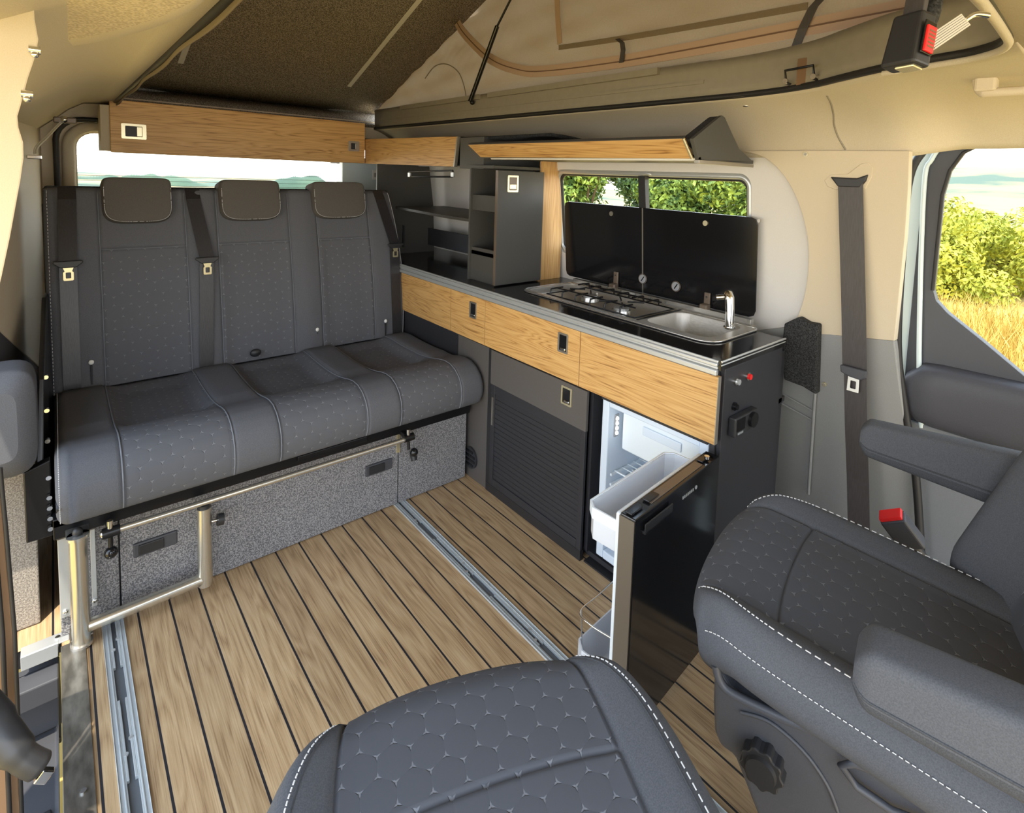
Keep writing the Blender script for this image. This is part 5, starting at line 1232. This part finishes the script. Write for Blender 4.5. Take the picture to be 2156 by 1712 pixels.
# backrest: local frame, leaning
g = pad_fn(.56, .74, .0, .0, .10, .02, .085, front=.0, sq=.35)
def gb(s, t):
    p = g(s, t); wd = 1 - .25 * max(0, (p.y + .37) / .74 - .45)
    # pad local (x, y up along back, z forward) -> seat local
    up = p.y + .37 + .50; fwd = p.z - .03 * math.sin(min(1, max(0, (p.y + .37) / .74)) * math.pi) * 0
    low = 1 - sstep(.0, .16, (p.y + .37)); 
    if p.z > .02: fwd -= .05 * low * (abs(s) > .6)
    return Vector((p.x * wd, -.125 + fwd + (p.x - .24) * .22 - .38 * (p.y + .37), up))
bb_ = pad_mesh(gb, 70, ['fabric_cab', 'quilt_cab'], ds, 'backrest', .35, inner=.62, tmax=.7)
# headrest
b = MB(); b.sphere((0, -.52, 1.30), .1, 24, sc=(1.25, .55, .9)); b.build('headrest', 'fabric_cab', ds, local=True)
b = MB(); b.cyl((-.05, -.48, 1.16), (-.05, -.50, 1.26), .006); b.cyl((.05, -.48, 1.16), (.05, -.50, 1.26), .006); b.build('headrest_post', 'chrome', ds, local=True)
# armrests
def arm(tip, L, w_, h_, drop, rise):
    def fn(u, v):
        a = v * 2 * math.pi; ca, sa = math.cos(a), math.sin(a); ex = .38
        k = (abs(ca) ** ex) * (1 if ca > 0 else -1); k2 = (abs(sa) ** ex) * (1 if sa > 0 else -1)
        e_ = math.sin(min(1, .15 + .85 * u / .05) * math.pi / 2) ** .5 if u < .05 else 1
        u = u ** 1.7; e_ = math.sin(min(1, .12 + .88 * u / .05) * math.pi / 2) ** .5 if u < .05 else 1
        return Vector((tip[0] + w_ / 2 * k * (.55 + .45 * e_), tip[1] - L * u, tip[2] + rise * u + h_ / 2 * k2 * e_ * (1 + drop * u)))
    b = MB(); b.grid(fn, 30, 28, matfn=lambda u, v: 1 if .53 < v < .97 else 0); b.add([fn(0, i / 28) for i in range(28)], [tuple(range(28))])
    o = b.build('armrest', ['fabric_cab', 'fabric_dark'], ds, local=True)
    bb = MB(); 
    for v in (.52, .98): bb.tube([fn(u / 30, v) for u in range(1, 31)], .0018, 6)
    bb.build('seam', 'fabric_dark', o, local=True)
def loc(p): d = Vector(p) - SC; return Vector((d.dot(Ev), d.dot(Fv), p[2]))
tn = loc((.752, .213, .0)); arm((tn.x, tn.y, .742), .42, .075, .080, .55, -.015)
tf_ = loc((1.321, .404, .0)); arm((tf_.x, tf_.y, .800), .42, .050, .075, .9, -.02)
# plastic side shield, knob, handle, pedestal
def sidep(u, v, e_=-.195): return atp(u, v, SC + Ev * e_, Ev)
def tl(p): d = p - SC; return Vector((d.dot(Ev), d.dot(Fv), p.z))
b = MB()
PR = [(q.y, q.z) for q in (tl(sidep(u, v)) for u, v in ((1509, 1404), (1540, 1457), (1751, 1555), (1993, 1685), (2250, 1820), (2300, 2050), (1640, 1950), (1592, 1712), (1545, 1592), (1515, 1572), (1503, 1540), (1500, 1480), (1502, 1425)))]
b.prism([(-.197, y, z) for y, z in PR], (.394, 0, 0)); sh = b.build('seat_shield', 'dark_plastic', ds, local=True, bevel=.018, seg=4)
b = MB(); b.tube(spline([tl(sidep(u, v, -.203)) for u, v in ((1507, 1400), (1517, 1435), (1545, 1462), (1640, 1508), (1751, 1557), (1993, 1687), (2200, 1795))], 6), .007, 10); b.build('shield_rim', 'dark_plastic', ds, local=True)
kp = tl(sidep(1610, 1597)); kn = MB()
R_ = [(.030 + .004 * (1 if (k // 2) % 2 else 0)) for k in range(36)]
vs = [Vector((kp.x - h, kp.y + R_[k] * math.cos(k * math.pi / 18), kp.z + R_[k] * math.sin(k * math.pi / 18))) for h in (0, .024) for k in range(36)]
kn.add(vs, [tuple(range(36)), tuple(range(36, 72))] + [(k, (k + 1) % 36, 36 + (k + 1) % 36, 36 + k) for k in range(36)]); ko = kn.build('adjuster_knob', 'black_plastic', ds, local=True, bevel=.002)
MB().cyl((kp.x - .024, kp.y, kp.z), (kp.x - .030, kp.y, kp.z), .024, .022, seg=28).build('knob_cap', 'black_plastic', ko, local=True)
hpz = [tl(sidep(u, v, -.203)) for u, v in ((1772, 1604), (1800, 1600), (1850, 1618), (1930, 1655), (2010, 1712), (2030, 1740), (1960, 1730), (1880, 1700), (1805, 1648))]
b = MB(); b.tube([p + Vector((-.006, 0, 0)) for p in hpz], .0055, 10, closed=True); b.build('recline_handle', 'dark_plastic', ds, local=True)
b = MB(); b.box(-.175, .175, -.30, .10, .0, .33); b.build('pedestal', 'black_plastic', ds, local=True, bevel=.02)
b = MB(); b.box(-.190, -.178, .075, .125, .02, .33); b.build('trim_plate', 'dark_plastic', ds, local=True, bevel=.003)
b = MB(); b.tube(spline([tl(sidep(u, v, -.199)) for u, v in ((1560, 1500), (1620, 1520), (1690, 1580), (1740, 1650), (1765, 1712))], 5), .003, 6); b.build('shield_crease', 'dark_plastic', ds, local=True)
p = atp(2030, 1225, SC + Ev * .24, Ev); b = MB(); b.sphere(tl(p), .02, sc=(1, 1.4, .5)); b.build('recline_hinge', 'dark_plastic', ds, local=True)

# ================================================================ OUTSIDE
b = MB(); b.grid(lambda u, v: (lerp(-8, 46, u), lerp(-14, 34, v), -.62 - 4.0 * sstep(.72, 1.0, v) - .0 + .04 * math.sin(u * 40) * math.sin(v * 33)), 60, 60)
g_ = struct(b.build('ground', 'ground'), 'dry golden grassland round the van', 'ground')
def terr(az, r, amp):
    h = -.62 - 10 * sstep(30, 140, r)
    n = math.sin(az * 9 + 1.0) * .5 + math.sin(az * 23 + 2) * .3 + math.sin(az * 51 + r * .01) * .2
    return h, n
def T(u, v):
    az = math.radians(lerp(-20, 115, u)); r = 32 * (700 / 32) ** v
    h, n = terr(az, r, 0); right = sstep(math.radians(50), math.radians(75), az)
    h += (1 - right) * (-4.2 * sstep(200, 690, r) + (1.6 + 2.4 * n) * sstep(240, 420, r)) + right * (5 * sstep(90, 220, r) + 29 * sstep(200, 640, r) + 1.2 * n * sstep(200, 500, r))
    return (r * math.sin(az), r * math.cos(az), h)
b = MB(); b.grid(T, 160, 40); struct(b.build('hillside', 'hill_far'), 'distant hills with pale fields and hedges', 'hills')
rnd = random.Random(3)
def ridge(az0, az1, r, z0, amp, seed, nm, lb):
    q = random.Random(seed); ph = [q.uniform(0, 6) for _ in range(5)]
    def R(u, v):
        az = math.radians(lerp(az0, az1, u)); s = sum(math.sin(u * (5 + 9 * k) + ph[k]) / (1 + k) for k in range(5)) / 2
        ht = math.sin(u * math.pi) ** .7 * amp * (1 + .35 * s) + .5 * abs(math.sin(u * 130)) * .6
        return ((r + v * 30) * math.sin(az), (r + v * 30) * math.cos(az), z0 + ht * math.sin(v * math.pi) ** .6)
    bb = MB(); bb.grid(R, 90, 10); tag(bb.build(nm, 'hill_trees'), lb, 'hill')
ridge(3.0, 10.5, 330, -11.5, 6.2, 1, 'wooded_hill', 'hazy wooded hill seen through the middle of the tailgate window')
ridge(13.8, 22, 300, -11.0, 6.6, 2, 'wooded_hill', 'hazy wooded hill at the right end of the tailgate window')
ridge(-2, 6, 380, -12.5, 4.5, 5, 'wooded_hill', 'low hazy hill at the left of the tailgate window')
def leaves(c, rad, n, size, seed, squash=1.0, shell=.55, lumps=9, zmin=-.6):
    q = random.Random(seed); b = MB(); cs = []
    for k in range(lumps):
        a = q.uniform(0, 6.28); rr = q.uniform(.15, .65); cs.append((c[0] + rad * rr * math.cos(a), c[1] + rad * rr * math.sin(a), c[2] + rad * squash * q.uniform(-.75, .62), rad * q.uniform(.32, .55)))
    for i in range(n):
        x0, y0, z0, r_ = cs[i % lumps]
        d = Vector((q.gauss(0, 1), q.gauss(0, 1), q.gauss(0, 1))).normalized(); rr = r_ * (shell + (1 - shell) * q.random() ** .5) * (1 + .12 * q.random())
        p = Vector((x0, y0, z0)) + Vector((d.x, d.y, d.z * squash)) * rr
        if p.z < zmin: p.z = zmin + q.random() * .3
        nn = (d + Vector((q.gauss(0, .5), q.gauss(0, .5), q.gauss(0, .5)))).normalized(); a = nn.orthogonal().normalized(); a = a * math.cos(i) + nn.cross(a) * math.sin(i); bb = nn.cross(a)
        s = size * q.uniform(.6, 1.4)
        b.add([p - a * s, p + bb * s * .45, p + a * s, p - bb * s * .45], [(0, 1, 2, 3)])
    return b
def bush(x, y, rad, n, size, seed, mat, nm, lb, cat, z=None, squash=.8, trunk=.06, group=None):
    t = thing(nm, lb, cat, (x, y, -.6), 0, group); zc = z if z is not None else -.6 + rad * .8
    leaves((x, y, zc), rad, n, size, seed, squash).build('foliage', mat, t)
    b = MB(); q = random.Random(seed)
    for k in range(4):
        a = q.uniform(0, 6.28); b.tube([(x, y, -.65), (x + .2 * math.cos(a) * rad, y + .2 * math.sin(a) * rad, zc - .2 * rad), (x + .5 * math.cos(a) * rad, y + .5 * math.sin(a) * rad, zc + .3 * rad)], [trunk, trunk * .5, trunk * .1], 7)
    b.build('stem', 'bark', t)
def dirp(u, depth):                                      # ground point seen under pixel column u
    r = RT @ Vector(((u - CX) / F, -.05, 1)); r = Vector((r.x, r.y, 0)); return Vector((0, 0, 0)) + r * depth
for u, dep, rad, n, sd_, lb in ((2030, 10.5, 1.25, 9000, 11, 'yellow green bush filling the left part of the cab door window'), (2120, 11.5, 1.2, 8000, 12, 'yellow green bush at the right part of the cab door window'), (2250, 10.0, 1.2, 5000, 13, 'yellow green bush beyond the front of the cab door window')):
    p = dirp(u, dep); bush(p.x, p.y, rad, n, .05, sd_, 'leaf_yellow', 'bush', lb, 'bush', z=.25, squash=.85)
for u, dep, rad, n, sd_, mt, lb in ((1235, 21, 2.4, 9000, 21, 'leaf_green', 'leafy green tree at the left end of the kitchen window'), (1345, 26, 2.0, 7000, 22, 'leaf_dark', 'tree seen behind the middle bar of the kitchen window'), (1430, 22, 2.3, 9000, 23, 'leaf_green', 'bright leafy tree right of the kitchen window bar'), (1545, 20, 2.4, 9000, 24, 'leaf_green', 'bright leafy tree at the right end of the kitchen window'), (1660, 21, 2.4, 2600, 25, 'leaf_green', 'tree beyond the right edge of the kitchen window'), (1130, 24, 2.6, 2600, 26, 'leaf_dark', 'tree beyond the left edge of the kitchen window')):
    p = dirp(u, dep); bush(p.x, p.y, rad, n, .11, sd_, mt, 'tree', lb, 'tree', z=.9, squash=.85, trunk=.12)
q = random.Random(5); b = MB()
for i in range(15000):
    r = q.uniform(4.5, 10.5); az = math.radians(q.uniform(62, 100)); x = r * math.sin(az); y = r * math.cos(az); h = q.uniform(.25, .55); a = q.uniform(0, 3.14); w_ = .008; dx, dy = math.cos(a) * w_, math.sin(a) * w_; lx, ly = q.gauss(0, .12), q.gauss(0, .12)
    b.add([(x - dx, y - dy, -.65), (x + dx, y + dy, -.65), (x + lx * .5 + dx * .7, y + ly * .5 + dy * .7, -.62 + h * .6), (x + lx * .5 - dx * .7, y + ly * .5 - dy * .7, -.62 + h * .6), (x + lx, y + ly, -.62 + h)], [(0, 1, 2, 3), (3, 2, 4)])
tag(b.build('tall_grass', 'grass'), 'tall golden grass outside the cab door window', 'grass', kind='stuff')

GR = {'tree': 'trees outside the kitchen window', 'bush': 'yellow green bushes outside the cab door window', 'wooded_hill': 'wooded hills behind the tailgate window', 'floor_rail': 'aluminium rails in the plank floor',
      'glass_lid': 'glass lids of the hob and sink unit', 'screw_cap': 'screw caps on the pillar trim', 'clasp': 'chrome clasps on the left pillar', 'ceiling_strip': 'pale strips on the lifting roof', 'cab_seat': 'swivelled cab seats'}
for o in bpy.data.objects:
    k = o.name.split('.')[0]
    if o.parent is None and k in GR and 'label' in o: o['group'] = GR[k]
